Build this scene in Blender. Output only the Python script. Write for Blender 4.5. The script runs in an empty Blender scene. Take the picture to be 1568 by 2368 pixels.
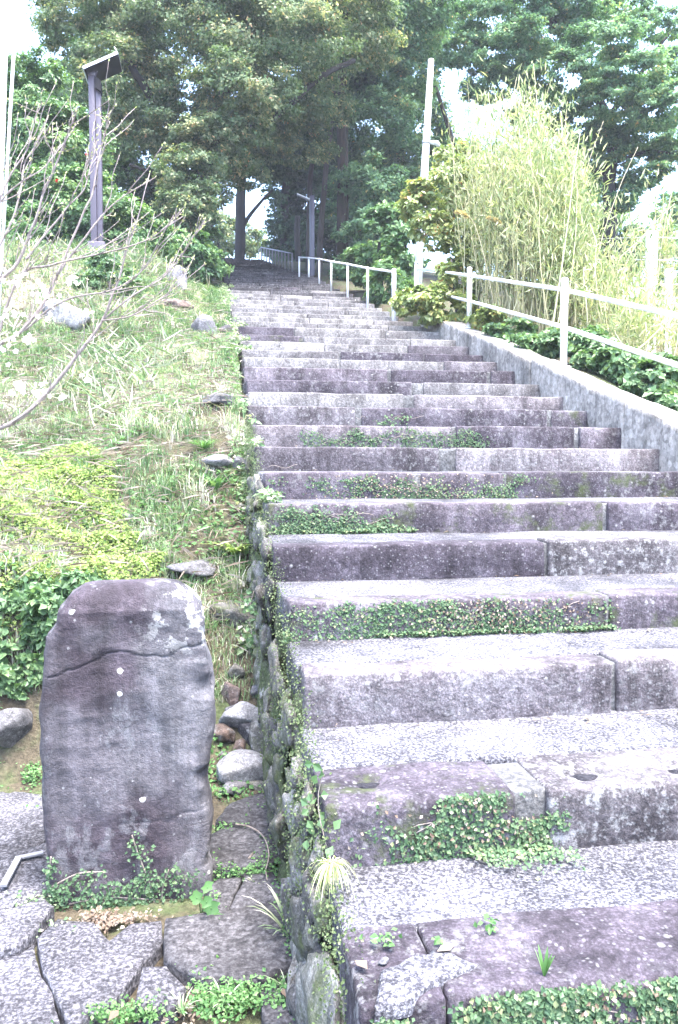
import bpy, math, numpy as np
from math import radians, sin, cos, tan, pi

# ------------------------------------------------------------------ camera, sky, sun, exposure
SC = bpy.context.scene
COL = SC.collection
F_, CX_, CY_ = 1841.0, 784.0, 1183.5          # focal length and centre on a 1568 x 2367 frame
TH, PT, EYE = radians(9.05), radians(-2.91), 1.6
cam_d = bpy.data.cameras.new('camera'); cam = bpy.data.objects.new('camera', cam_d); COL.objects.link(cam)
cam_d.sensor_fit = 'VERTICAL'; cam_d.sensor_height = 36.0; cam_d.lens = 28.0
cam_d.clip_start = 0.05; cam_d.clip_end = 2000
cam.location = (0, 0, EYE); cam.rotation_euler = (pi / 2 + PT, 0, -TH)
SC.camera = cam

SUN_EL, SUN_AZ = radians(74), radians(150)      # azimuth measured from +Y towards +X
world = bpy.data.worlds.new('World'); SC.world = world; world.use_nodes = True
wn = world.node_tree; wn.nodes.clear()
sky = wn.nodes.new('ShaderNodeTexSky'); sky.sky_type = 'NISHITA'; sky.sun_disc = False
sky.sun_elevation = SUN_EL; sky.sun_rotation = SUN_AZ
sky.air_density = 1.0; sky.dust_density = 4.0; sky.ozone_density = 3.5; sky.altitude = 50
bg = wn.nodes.new('ShaderNodeBackground'); bg.inputs['Strength'].default_value = 0.15
wo = wn.nodes.new('ShaderNodeOutputWorld')
wn.links.new(sky.outputs[0], bg.inputs[0]); wn.links.new(bg.outputs[0], wo.inputs[0])
sun_d = bpy.data.lights.new('sun', 'SUN'); sun_d.energy = 1.3; sun_d.angle = radians(25); sun_d.color = (1.0, 0.95, 0.88)
sun = bpy.data.objects.new('sun', sun_d); COL.objects.link(sun)
sun.rotation_euler = (pi / 2 - SUN_EL, 0, pi - SUN_AZ)
SC.view_settings.view_transform = 'Standard'; SC.view_settings.look = 'None'
SC.view_settings.gamma = 1.0; SC.view_settings.use_curve_mapping = False
SC.view_settings.exposure = 3.36
SC.cycles.max_bounces = 6; SC.cycles.diffuse_bounces = 3; SC.cycles.glossy_bounces = 2
SC.cycles.transmission_bounces = 3; SC.cycles.transparent_max_bounces = 4

# ------------------------------------------------------------------ geometry helpers
S = 0.3197                                     # slope of the stairs
cT, sT, cP, sP = cos(TH), sin(TH), cos(PT), sin(PT)
def ray(px, py):
    x = (px - CX_) / F_; yi = (CY_ - py) / F_
    y = cP - sP * yi; z = sP + cP * yi
    return np.array([cT * x + sT * y, -sT * x + cT * y, z]), y
def at(px, py, d):                             # point at forward distance d
    r, y = ray(px, py); return np.array([0, 0, EYE]) + r * (d / y)
def on_w(px, py, w):
    r, _ = ray(px, py); return np.array([0, 0, EYE]) + r * (w / r[1])
def on_plane(px, py):
    r, _ = ray(px, py); t = (0 - EYE) / (r[2] - S * r[1]); return np.array([0, 0, EYE]) + r * t
def on_z(px, py, z=0.0):
    r, _ = ray(px, py); t = (z - EYE) / r[2]; return np.array([0, 0, EYE]) + r * t

def _h(ix, iy, iz, seed):
    n = (ix * 374761393 + iy * 668265263 + iz * 2147483647 % 1442695041 + iz * 1274126177 + seed * 974634777) & 0xFFFFFFFF
    n = ((n ^ (n >> 13)) * 1274126177) & 0xFFFFFFFF
    n = (n ^ (n >> 16)) & 0xFFFFFFFF
    return n / 2147483647.5 - 1.0
def vnoise(P, scale=1.0, seed=0):
    p = np.asarray(P, float) * scale; i = np.floor(p).astype(np.int64); f = p - i; f = f * f * (3 - 2 * f)
    o = 0
    for a in (0, 1):
        for b in (0, 1):
            for c in (0, 1):
                wgt = (f[..., 0] if a else 1 - f[..., 0]) * (f[..., 1] if b else 1 - f[..., 1]) * (f[..., 2] if c else 1 - f[..., 2])
                o = o + wgt * _h(i[..., 0] + a, i[..., 1] + b, i[..., 2] + c, seed)
    return o
def fbm(P, scale=1.0, seed=0, oct=3):
    o = 0; a = 1.0
    for k in range(oct):
        o = o + a * vnoise(P, scale * 2 ** k, seed + k * 17); a *= 0.5
    return o
def sst(x, a, b):
    t = np.clip((np.asarray(x, float) - a) / (b - a), 0, 1); return t * t * (3 - 2 * t)
def unit(a):
    return a / np.maximum(np.linalg.norm(a, axis=-1, keepdims=True), 1e-9)

def make_obj(name, V, faces, mat=None, parent=None, smooth=True, attr=None, loc=None):
    """faces: (n,3) or (n,4) int array, or list of lists."""
    me = bpy.data.meshes.new(name)
    V = np.asarray(V, np.float32)
    if isinstance(faces, np.ndarray):
        k = faces.shape[1]; nf = len(faces)
        me.vertices.add(len(V)); me.vertices.foreach_set('co', V.ravel())
        me.loops.add(nf * k); me.loops.foreach_set('vertex_index', faces.astype(np.int32).ravel())
        me.polygons.add(nf); me.polygons.foreach_set('loop_start', np.arange(0, nf * k, k, dtype=np.int32))
        me.polygons.foreach_set('loop_total', np.full(nf, k, np.int32))
    else:
        me.from_pydata([tuple(v) for v in V], [], faces)
    me.update(calc_edges=True)
    me.polygons.foreach_set('use_smooth', np.full(len(me.polygons), smooth))
    if attr is not None:
        a = me.attributes.new('v', 'FLOAT', 'POINT'); a.data.foreach_set('value', np.asarray(attr, np.float32))
    if mat: me.materials.append(mat)
    o = bpy.data.objects.new(name, me); COL.objects.link(o)
    if loc is not None: o.location = loc
    if parent is not None: o.parent = parent
    return o
def empty(name, loc=(0, 0, 0)):
    o = bpy.data.objects.new(name, None); COL.objects.link(o); o.location = loc; o.empty_display_size = 0.1; return o
def tag(o, label=None, cat=None, group=None, kind=None):
    if label: o['label'] = label
    if cat: o['category'] = cat
    if group: o['group'] = group
    if kind: o['kind'] = kind
    return o
def local(o, V): return np.asarray(V, float) - np.array(o.location)

_cg = {}
def cube_grid(xs, ys, zs):
    key = (tuple(np.round(xs, 5)), tuple(np.round(ys, 5)), tuple(np.round(zs, 5)))
    if key in _cg: return _cg[key]
    idx = {}; V = []; Fc = []
    def g(i, j, k):
        if (i, j, k) not in idx: idx[(i, j, k)] = len(V); V.append((xs[i], ys[j], zs[k]))
        return idx[(i, j, k)]
    nx, ny, nz = len(xs) - 1, len(ys) - 1, len(zs) - 1
    for i in range(nx):
        for j in range(ny):
            Fc.append([g(i, j, 0), g(i, j + 1, 0), g(i + 1, j + 1, 0), g(i + 1, j, 0)])
            Fc.append([g(i, j, nz), g(i + 1, j, nz), g(i + 1, j + 1, nz), g(i, j + 1, nz)])
    for i in range(nx):
        for k in range(nz):
            Fc.append([g(i, 0, k), g(i + 1, 0, k), g(i + 1, 0, k + 1), g(i, 0, k + 1)])
            Fc.append([g(i, ny, k), g(i, ny, k + 1), g(i + 1, ny, k + 1), g(i + 1, ny, k)])
    for j in range(ny):
        for k in range(nz):
            Fc.append([g(0, j, k), g(0, j, k + 1), g(0, j + 1, k + 1), g(0, j + 1, k)])
            Fc.append([g(nx, j, k), g(nx, j + 1, k), g(nx, j + 1, k + 1), g(nx, j, k + 1)])
    _cg[key] = (np.array(V, float), np.array(Fc, int)); return _cg[key]
def block(lo, hi, r=0.02, seg=0.1, noise=0.006, nscale=6, seed=0, minseg=1):
    """rounded, slightly uneven block between two corners -> verts (world), quads"""
    lo = np.array(lo, float); hi = np.array(hi, float); h = (hi - lo) / 2; c = (hi + lo) / 2
    ax = []
    for k in range(3):
        rr = min(r, h[k] * 0.45); n = max(minseg, int(round((2 * h[k]) / seg)))
        ax.append(np.concatenate([[-h[k]], np.linspace(-h[k] + rr, h[k] - rr, n + 1), [h[k]]]))
    V, Q = cube_grid(*ax); V = V.copy()
    hr = h - min(r, h.min() * 0.45); inn = np.clip(V, -hr, hr); d = V - inn
    V = inn + unit(d) * min(r, h.min() * 0.45)
    W = V + c
    if noise:
        dirn = unit(V / h)
        W = W + dirn * (fbm(W, nscale, seed, 3) * noise)[:, None]
    return W, Q
def rock(center, rad, seed, n=9, facets=9, noise=0.05, rotz=0.0):
    rng = np.random.default_rng(seed)
    xs = np.linspace(-1, 1, n + 1); V, Q = cube_grid(xs, xs, xs)
    D = unit(np.tan(V * pi / 4))
    nn = unit(rng.normal(size=(facets, 3))); dd = rng.uniform(0.48, 0.80, facets)
    R = np.ones(len(D))
    for k in range(facets):
        dt = D @ nn[k]; R = np.minimum(R, np.where(dt > 0.05, dd[k] / np.maximum(dt, 0.05), 9))
    P = D * R[:, None]; P = P * (1 + noise * fbm(P, 2.2, seed, 3))[:, None]
    P = P * np.array(rad) * 1.25; a = rotz; M = np.array([[cos(a), -sin(a), 0], [sin(a), cos(a), 0], [0, 0, 1]])
    return P @ M.T + np.array(center), Q
def tube(pts, rads, sides=8, cap=True):
    pts = np.asarray(pts, float); n = len(pts); rads = np.broadcast_to(np.asarray(rads, float), (n,))
    T = unit(np.gradient(pts, axis=0)); ref = np.array([0.31, 0.17, 0.93])
    if abs(T[0] @ unit(ref)) > 0.9: ref = np.array([1.0, 0.1, 0.05])
    A = unit(np.cross(T, ref)); B = np.cross(T, A)
    ang = np.linspace(0, 2 * pi, sides, endpoint=False)
    V = pts[:, None] + rads[:, None, None] * (A[:, None] * np.cos(ang)[None, :, None] + B[:, None] * np.sin(ang)[None, :, None])
    V = V.reshape(-1, 3); Q = []
    for i in range(n - 1):
        for j in range(sides):
            a = i * sides + j; b = i * sides + (j + 1) % sides
            Q.append([a, b, b + sides, a + sides])
    if cap: Q.append(list(range(sides - 1, -1, -1))); Q.append([(n - 1) * sides + j for j in range(sides)])
    return V, Q
def join(parts):
    V = []; Fq = []; o = 0
    for v, f in parts:
        V.append(v); Fq += [[int(i) + o for i in q] for q in f]; o += len(v)
    return np.concatenate(V), Fq
def smooth_path(pts, n):
    pts = np.asarray(pts, float); t = np.linspace(0, len(pts) - 1, n); out = []
    for x in t:
        i = min(int(x), len(pts) - 2); f = x - i
        p0 = pts[max(i - 1, 0)]; p1 = pts[i]; p2 = pts[i + 1]; p3 = pts[min(i + 2, len(pts) - 1)]
        out.append(0.5 * ((2 * p1) + (-p0 + p2) * f + (2 * p0 - 5 * p1 + 4 * p2 - p3) * f * f + (-p0 + 3 * p1 - 3 * p2 + p3) * f ** 3))
    return np.array(out)

# leaves: folded rhombus of two triangles
def leaf_arrays(P, D, N, L, W, fold=0.25):
    D = unit(D); N = unit(N - (N * D).sum(-1, keepdims=True) * D); Sd = np.cross(D, N)
    L = np.broadcast_to(L, len(P))[:, None]; W = np.broadcast_to(W, len(P))[:, None]
    b = P; t = P + D * L - N * L * 0.12; m = P + D * L * 0.45
    l = m + Sd * W + N * W * fold; r = m - Sd * W + N * W * fold
    V = np.stack([b, r, t, l], 1).reshape(-1, 3); k = np.arange(len(P)) * 4
    T = np.stack([np.stack([k, k + 1, k + 2], 1), np.stack([k, k + 2, k + 3], 1)], 1).reshape(-1, 3)
    return V, T
def leaf_obj(name, P, D, N, L, W, v, mat, parent=None, fold=0.25, tri=False):
    if tri:
        D = unit(D); Sd = unit(np.cross(D, N)) * np.broadcast_to(W, len(P))[:, None]; L = np.broadcast_to(L, len(P))[:, None]
        V = np.stack([P + D * L * 0.25 - Sd * 1.15, P + D * L * 0.25 + Sd * 1.15, P + D * L], 1).reshape(-1, 3); T = np.arange(len(V)).reshape(-1, 3)
        if parent is not None: V = V - np.array(parent.location)
        return make_obj(name, V, T, mat, parent, False, np.repeat(v, 3))
    V, T = leaf_arrays(P, D, N, L, W, fold)
    if parent is not None: V = V - np.array(parent.location)
    return make_obj(name, V, T, mat, parent, False, np.repeat(v, 4))
def rand_dirs(rng, n): return unit(rng.normal(size=(n, 3)))

def crown_points(blobs, n, seed, sub=34, spread=0.24, shell=0.55):
    """leaf positions clustered in sprays around each blob"""
    rng = np.random.default_rng(seed)
    area = np.array([(b[1][0] * b[1][1] * b[1][2]) ** (2 / 3) for b in blobs]); cnt = (n * area / area.sum()).astype(int)
    Ps, Os, Vs = [], [], []
    for (c, r), m in zip(blobs, cnt):
        r = np.array(r); k = max(6, int(sub))
        dirs = rand_dirs(rng, k); rr = rng.uniform(shell, 1.0, k) ** 0.6
        sc = dirs * rr[:, None] * r
        sv = rng.uniform(-0.18, 0.18, k); ss = rng.uniform(0.6, 1.35, k)
        w = ss ** 2; which = rng.choice(k, m, p=w / w.sum())
        off = rng.normal(size=(m, 3)); off = unit(off) * (rng.random(m) ** 0.6 * rng.uniform(0.8, 1.45, m))[:, None]
        off[:, 2] *= 0.62
        off = off * (ss[which] * spread)[:, None] * r
        p = np.array(c) + sc[which] + off
        Ps.append(p); Os.append(unit(off / r + 0.35 * dirs[which])); Vs.append(sv[which] + rng.normal(0, 0.16, m) + 0.5)
    return np.concatenate(Ps), np.concatenate(Os), np.concatenate(Vs), rng
def crown_obj(name, blobs, n, L, mat, parent, seed, sub=34, spread=0.24, ratio=0.27, shell=0.45, up=0.6, droop=0.3, tri=False):
    P, O, v, rng = crown_points(blobs, n, seed, sub, spread, shell)
    m = len(P); N = unit(O * 0.7 + np.array([0, 0, up]) + rng.normal(0, 0.45, (m, 3)))
    D = unit(np.cross(N, rand_dirs(rng, m)) + O * 0.4 - np.array([0, 0, droop]))
    Ls = L * rng.uniform(0.5, 1.35, m)
    return leaf_obj(name, P, D, N, Ls, Ls * ratio, np.clip(v, 0, 1), mat, parent, 0.25, tri)
def blob(px, py, r, d, ry=None, depth=None):
    k = d / F_; return (at(px, py, d), (r * k, (depth if depth else r * k), (ry if ry else r) * k))

# ------------------------------------------------------------------ materials
def mat_new(name):
    m = bpy.data.materials.new(name); m.use_nodes = True; nt = m.node_tree
    b = nt.nodes['Principled BSDF']; return m, nt, b
def nd(nt, t, **kw):
    n = nt.nodes.new(t)
    for k, v in kw.items():
        if k in n.inputs.keys() if isinstance(k, str) else False: n.inputs[k].default_value = v
        else: setattr(n, k, v)
    return n
def ramp(nt, src, stops, interp='LINEAR'):
    r = nt.nodes.new('ShaderNodeValToRGB'); cr = r.color_ramp; cr.interpolation = interp
    while len(cr.elements) < len(stops): cr.elements.new(0.5)
    for e, (p, c) in zip(cr.elements, stops):
        e.position = p; e.color = (c, c, c, 1) if np.isscalar(c) else (*c, 1)
    nt.links.new(src, r.inputs[0]); return r.outputs[0]
def pos(nt):
    return nt.nodes.new('ShaderNodeNewGeometry').outputs['Position']
def noise_tex(nt, vec, scale, detail=4, rough=0.6, stretch=None, off=0.0):
    if stretch or off:
        mp = nt.nodes.new('ShaderNodeMapping'); mp.inputs['Scale'].default_value = stretch or (1, 1, 1); mp.inputs['Location'].default_value = (off, off * 1.7, off * 0.6)
        nt.links.new(vec, mp.inputs[0]); vec = mp.outputs[0]
    n = nt.nodes.new('ShaderNodeTexNoise'); n.inputs['Scale'].default_value = scale; n.inputs['Detail'].default_value = detail; n.inputs['Roughness'].default_value = rough
    nt.links.new(vec, n.inputs['Vector']); return n.outputs[0]
def voro(nt, vec, scale, feature='F1', rnd=1.0):
    n = nt.nodes.new('ShaderNodeTexVoronoi'); n.inputs['Scale'].default_value = scale; n.feature = feature; n.inputs['Randomness'].default_value = rnd
    nt.links.new(vec, n.inputs['Vector']); return n
def mixc(nt, fac, a, b, mode='MIX'):
    m = nt.nodes.new('ShaderNodeMix'); m.data_type = 'RGBA'; m.blend_type = mode
    for sock, val in ((m.inputs[0], fac), (m.inputs[6], a), (m.inputs[7], b)):
        if hasattr(val, 'is_linked') or hasattr(val, 'links'): nt.links.new(val, sock)
        else: sock.default_value = (*val, 1) if not np.isscalar(val) else val
    return m.outputs[2]
def mth(nt, op, a, b=0.0):
    m = nt.nodes.new('ShaderNodeMath'); m.operation = op
    for s_, v in ((m.inputs[0], a), (m.inputs[1], b)):
        if np.isscalar(v): s_.default_value = v
        else: nt.links.new(v, s_)
    return m.outputs[0]
def bump(nt, bsdf, h, strength=0.4, dist=0.01):
    b = nt.nodes.new('ShaderNodeBump'); b.inputs['Strength'].default_value = strength; b.inputs['Distance'].default_value = dist
    nt.links.new(h, b.inputs['Height']); nt.links.new(b.outputs[0], bsdf.inputs['Normal'])

def spots(nt, p, scale, lo, hi, dens):
    """round lichen blotches: only some voronoi cells carry one; edges are broken by noise"""
    wob = noise_tex(nt, p, scale * 3, 3); sub = nt.nodes.new('ShaderNodeVectorMath'); sub.operation = 'MULTIPLY_ADD'
    cmb = nt.nodes.new('ShaderNodeCombineXYZ')
    for i in range(3): nt.links.new(wob, cmb.inputs[i])
    nt.links.new(cmb.outputs[0], sub.inputs[0]); sub.inputs[1].default_value = (0.25 / scale,) * 3; nt.links.new(p, sub.inputs[2])
    v = voro(nt, sub.outputs[0], scale)
    near = ramp(nt, v.outputs['Distance'], [(0, 1), (lo, 1), (hi, 0), (1, 0)])
    sep = nt.nodes.new('ShaderNodeSeparateColor'); nt.links.new(v.outputs['Color'], sep.inputs[0])
    on = ramp(nt, sep.outputs[0], [(0, 0), (1 - dens, 0), (1 - dens + 0.02, 1), (1, 1)])
    return mth(nt, 'MULTIPLY', near, on)

def mat_kerb(name='kerb_stone', c0=(0.028, 0.024, 0.031), c1=(0.068, 0.059, 0.071), c2=(0.135, 0.125, 0.142), lich=0.16, moss=0.0, crust_amt=0.55):
    m, nt, b = mat_new(name); p = pos(nt)
    n1 = noise_tex(nt, p, 3.2, 5, 0.62); n2 = noise_tex(nt, p, 38, 4, 0.7); n3 = noise_tex(nt, p, 9, 5, 0.7, (1, 1, 0.35), 4.0)
    base = ramp(nt, n1, [(0.30, c0), (0.50, c1), (0.72, c2)])
    streak = ramp(nt, n3, [(0.35, 0.62), (0.6, 1.15)])
    base = mixc(nt, 0.8, base, streak, 'MULTIPLY')
    oi = nt.nodes.new('ShaderNodeObjectInfo')
    base = mixc(nt, 1.0, base, ramp(nt, oi.outputs['Random'], [(0, (0.68, 0.66, 0.70)), (0.5, (1.0, 0.98, 1.0)), (1, (1.35, 1.32, 1.30))]), 'MULTIPLY')
    stain = ramp(nt, noise_tex(nt, p, 6, 5, 0.72, (1, 1, 0.22), 11.0), [(0.50, 1.0), (0.62, 0.42)])
    base = mixc(nt, 0.75, base, stain, 'MULTIPLY')
    n4 = noise_tex(nt, p, 130, 3, 0.75, None, 1.0); grain = mixc(nt, 1.0, ramp(nt, n2, [(0.28, 0.45), (0.5, 0.95), (0.74, 1.6)]), ramp(nt, n4, [(0.30, 0.5), (0.5, 0.95), (0.68, 1.8)]), 'MULTIPLY')
    base = mixc(nt, 0.9, base, grain, 'MULTIPLY')
    big = noise_tex(nt, p, 1.3, 2, 0.5, None, 9.0)
    zone = ramp(nt, big, [(0.42, 0), (0.62, 1)])
    sp1 = spots(nt, p, 31, 0.05, 0.36, lich * 0.6); sp2 = spots(nt, p, 9, 0.05, 0.13, lich * 0.5); sp3 = spots(nt, p, 85, 0.05, 0.5, lich * 1.3)
    base = mixc(nt, mth(nt, 'MULTIPLY', sp3, 0.4), base, (0.32, 0.32, 0.33))
    base = mixc(nt, mth(nt, 'MULTIPLY', sp1, 0.6), base, (0.36, 0.36, 0.36))
    base = mixc(nt, mth(nt, 'MULTIPLY', sp2, 0.9), base, (0.55, 0.55, 0.53))
    crust = ramp(nt, noise_tex(nt, p, 22, 6, 0.75, None, 2.0), [(0.52, 0), (0.62, 1)])
    base = mixc(nt, mth(nt, 'MULTIPLY', mth(nt, 'MULTIPLY', crust, zone), crust_amt) if crust_amt < 1 else mth(nt, 'MULTIPLY', crust, 0.8), base, (0.25, 0.25, 0.25))
    if moss:
        mo = ramp(nt, noise_tex(nt, p, 5, 5, 0.7, None, 6.0), [(0.60 - moss, 0), (0.72 - moss, 1)])
        base = mixc(nt, mth(nt, 'MULTIPLY', mo, 0.75), base, (0.05, 0.065, 0.022))
    nt.links.new(base, b.inputs['Base Color']); b.inputs['Roughness'].default_value = 0.9; b.inputs['Specular IOR Level'].default_value = 0.25
    bump(nt, b, mth(nt, 'ADD', mth(nt, 'MULTIPLY', n2, 1.0), mth(nt, 'MULTIPLY', sp1, 0.25)), 0.75, 0.012)
    return m
def mat_concrete(name, lo, mid, hi, fine=95, dirt=0.5, bumpd=0.006):
    m, nt, b = mat_new(name); p = pos(nt)
    n1 = noise_tex(nt, p, fine, 3, 0.75); n2 = noise_tex(nt, p, 4.5, 5, 0.65); n0 = noise_tex(nt, p, 1.4, 3, 0.6, None, 3.0)
    v = voro(nt, p, fine * 0.9)
    base = ramp(nt, n1, [(0.30, lo), (0.47, mid), (0.66, hi)])
    ag = nt.nodes.new('ShaderNodeSeparateColor'); nt.links.new(v.outputs['Color'], ag.inputs[0])
    base = mixc(nt, 0.55, base, ramp(nt, ag.outputs[0], [(0.0, 0.45), (0.4, 0.9), (1, 1.5)]), 'MULTIPLY')
    base = mixc(nt, dirt, base, ramp(nt, n2, [(0.32, 0.42), (0.55, 1.0), (0.7, 1.18)]), 'MULTIPLY')
    base = mixc(nt, 0.8, base, ramp(nt, n0, [(0.36, 0.5), (0.6, 1.15)]), 'MULTIPLY')
    nt.links.new(base, b.inputs['Base Color']); b.inputs['Roughness'].default_value = 0.92; b.inputs['Specular IOR Level'].default_value = 0.2
    bump(nt, b, n1, 0.8, bumpd); return m
def mat_leaf(name, stops, rough=0.55, trans=0.3, spec=0.25):
    m, nt, b = mat_new(name)
    a = nt.nodes.new('ShaderNodeAttribute'); a.attribute_name = 'v'
    c = ramp(nt, a.outputs['Fac'], stops)
    nt.links.new(c, b.inputs['Base Color']); b.inputs['Roughness'].default_value = rough; b.inputs['Specular IOR Level'].default_value = spec
    t = nt.nodes.new('ShaderNodeBsdfTranslucent'); br = mixc(nt, 1.0, c, (1.25, 1.35, 0.7), 'MULTIPLY'); nt.links.new(br, t.inputs[0])
    mx = nt.nodes.new('ShaderNodeMixShader'); mx.inputs[0].default_value = trans
    nt.links.new(b.outputs[0], mx.inputs[1]); nt.links.new(t.outputs[0], mx.inputs[2])
    nt.links.new(mx.outputs[0], nt.nodes['Material Output'].inputs[0]); return m
def mat_plain(name, col, rough=0.5, metal=0.0, var=0.15, scale=8, spec=0.5, stretch=None):
    m, nt, b = mat_new(name); p = pos(nt)
    n = noise_tex(nt, p, scale, 5, 0.65, stretch)
    c = mixc(nt, 1.0, col, ramp(nt, n, [(0.3, 1 - var), (0.7, 1 + var)]), 'MULTIPLY')
    nt.links.new(c, b.inputs['Base Color']); b.inputs['Roughness'].default_value = rough; b.inputs['Metallic'].default_value = metal
    b.inputs['Specular IOR Level'].default_value = spec; return m
def mat_bark(name, a, c, scale=14, moss=None):
    m, nt, b = mat_new(name); p = pos(nt)
    n = noise_tex(nt, p, scale, 6, 0.7, (1, 1, 0.18)); col = ramp(nt, n, [(0.3, a), (0.68, c)])
    if moss:
        mo = ramp(nt, noise_tex(nt, p, 3.0, 4, 0.6), [(0.5, 0), (0.62, 1)]); col = mixc(nt, mth(nt, 'MULTIPLY', mo, 0.6), col, moss)
    nt.links.new(col, b.inputs['Base Color']); b.inputs['Roughness'].default_value = 0.9; bump(nt, b, n, 0.8, 0.03); return m
def mat_soil(name, stops, fine=40):
    m, nt, b = mat_new(name); p = pos(nt)
    n1 = noise_tex(nt, p, 2.2, 6, 0.7); n2 = noise_tex(nt, p, fine, 4, 0.7)
    c = ramp(nt, n1, stops); c = mixc(nt, 0.85, c, ramp(nt, n2, [(0.3, 0.45), (0.7, 1.5)]), 'MULTIPLY')
    nt.links.new(c, b.inputs['Base Color']); b.inputs['Roughness'].default_value = 0.95; b.inputs['Specular IOR Level'].default_value = 0.15
    bump(nt, b, n2, 0.8, 0.03); return m

M = {}
M['kerb'] = mat_kerb()
M['kerb_mossy'] = mat_kerb('kerb_stone_mossy', moss=0.08)
M['kerb_pale'] = mat_kerb('kerb_stone_worn', (0.055, 0.048, 0.054), (0.11, 0.10, 0.108), (0.19, 0.18, 0.19), 0.2)
M['kerb_far'] = mat_kerb('kerb_stone_palest', (0.085, 0.08, 0.08), (0.16, 0.155, 0.15), (0.28, 0.275, 0.27), 0.3)  # palest kerb stone, used more often towards the upper flight
M['kerb_crust'] = mat_kerb('kerb_stone_crusted', (0.03, 0.027, 0.03), (0.065, 0.06, 0.065), (0.13, 0.125, 0.13), 0.3, crust_amt=1.0)
M['tread'] = mat_concrete('tread_concrete', (0.018, 0.018, 0.024), (0.066, 0.065, 0.077), (0.29, 0.288, 0.312), 105, 0.95)
M['mortar'] = mat_concrete('mortar', (0.07, 0.07, 0.073), (0.13, 0.13, 0.133), (0.22, 0.22, 0.22), 70, 0.6)
M['wall'] = mat_concrete('wall_concrete', (0.22, 0.20, 0.175), (0.35, 0.32, 0.285), (0.42, 0.39, 0.35), 28, 0.6, 0.004)
def stain_wall(m):
    nt = m.node_tree; b = nt.nodes['Principled BSDF']; src = b.inputs['Base Color'].links[0].from_socket; p = pos(nt)
    st1 = ramp(nt, noise_tex(nt, p, 7, 5, 0.7, (1, 1, 0.10), 3.0), [(0.46, 1.0), (0.64, 0.45)])
    sp = spots(nt, p, 20, 0.12, 0.3, 0.2); c = mixc(nt, 0.8, src, st1, 'MULTIPLY'); c = mixc(nt, mth(nt, 'MULTIPLY', sp, 0.5), c, (0.42, 0.42, 0.40)); nt.links.new(c, b.inputs['Base Color'])
stain_wall(M['wall'])
M['slab'] = mat_concrete('paving_concrete', (0.02, 0.02, 0.025), (0.058, 0.057, 0.066), (0.21, 0.205, 0.225), 80, 0.75)
M['slab_dark'] = mat_concrete('paving_stone', (0.02, 0.02, 0.022), (0.048, 0.046, 0.05), (0.10, 0.097, 0.103), 60, 0.75)
M['lichen'] = mat_concrete('white_patch', (0.6, 0.6, 0.6), (0.74, 0.74, 0.73), (0.85, 0.85, 0.84), 40, 0.15)
M['rock'] = mat_kerb('field_stone', (0.06, 0.06, 0.063), (0.115, 0.115, 0.12), (0.21, 0.21, 0.21), 0.12)
M['rock_pale'] = mat_kerb('pale_stone', (0.14, 0.14, 0.143), (0.22, 0.22, 0.225), (0.33, 0.33, 0.33), 0.08)
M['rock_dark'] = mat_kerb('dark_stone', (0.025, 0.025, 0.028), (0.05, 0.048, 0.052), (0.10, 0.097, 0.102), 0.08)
M['rock_red'] = mat_kerb('reddish_stone', (0.065, 0.045, 0.036), (0.12, 0.09, 0.075), (0.20, 0.165, 0.15), 0.06)
M['rock_moss'] = mat_kerb('mossy_stone', (0.05, 0.048, 0.044), (0.10, 0.098, 0.09), (0.18, 0.178, 0.165), 0.15, moss=0.10)
M['flank_stone'] = mat_kerb('flank_stone', (0.08, 0.082, 0.07), (0.15, 0.15, 0.135), (0.27, 0.27, 0.25), 0.2, moss=0.13)
M['soil'] = mat_soil('soil', [(0.30, (0.045, 0.036, 0.026)), (0.45, (0.085, 0.072, 0.05)), (0.58, (0.06, 0.08, 0.035)), (0.72, (0.14, 0.125, 0.09))])
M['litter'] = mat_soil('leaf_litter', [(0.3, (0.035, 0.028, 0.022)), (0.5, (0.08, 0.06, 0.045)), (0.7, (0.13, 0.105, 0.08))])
M['damp'] = mat_soil('damp_soil', [(0.3, (0.025, 0.024, 0.03)), (0.6, (0.045, 0.044, 0.052)), (0.75, (0.07, 0.07, 0.07))], 70)
M['moss'] = mat_soil('moss', [(0.3, (0.045, 0.055, 0.028)), (0.5, (0.085, 0.105, 0.05)), (0.6, (0.12, 0.115, 0.09)), (0.75, (0.20, 0.19, 0.165))], 60)
M['white_paint'] = mat_plain('white_paint', (0.80, 0.80, 0.80), 0.4, 0, 0.06, 5)
def rusty(m):
    nt = m.node_tree; b = nt.nodes['Principled BSDF']; src = b.inputs['Base Color'].links[0].from_socket; p = pos(nt)
    k = ramp(nt, noise_tex(nt, p, 9, 6, 0.75, (1, 1, 0.5), 2.0), [(0.60, 0), (0.68, 1)])
    gr = ramp(nt, noise_tex(nt, p, 3, 5, 0.7, None, 5.0), [(0.4, 1.0), (0.66, 0.68)])
    c = mixc(nt, 0.8, src, gr, 'MULTIPLY'); c = mixc(nt, mth(nt, 'MULTIPLY', k, 0.55), c, (0.30, 0.20, 0.13)); nt.links.new(c, b.inputs['Base Color'])
rusty(M['white_paint'])
M['galv'] = mat_plain('galvanised_steel', (0.55, 0.57, 0.60), 0.45, 0.5, 0.12, 10)
M['galv_pale'] = mat_plain('pale_galvanised_post', (0.62, 0.63, 0.66), 0.5, 0.15, 0.1, 10)
M['brown_post'] = mat_plain('brown_painted_steel', (0.075, 0.062, 0.085), 0.4, 0.0, 0.1, 6)
M['panel_dark'] = mat_plain('panel_back', (0.014, 0.013, 0.015), 0.6, 0, 0.2, 6, 0.15)
M['cell'] = mat_plain('solar_cell', (0.012, 0.014, 0.03), 0.15, 0, 0.2, 12)
M['cloth'] = mat_plain('white_cloth', (0.82, 0.82, 0.82), 0.8, 0, 0.04, 3)
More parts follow.
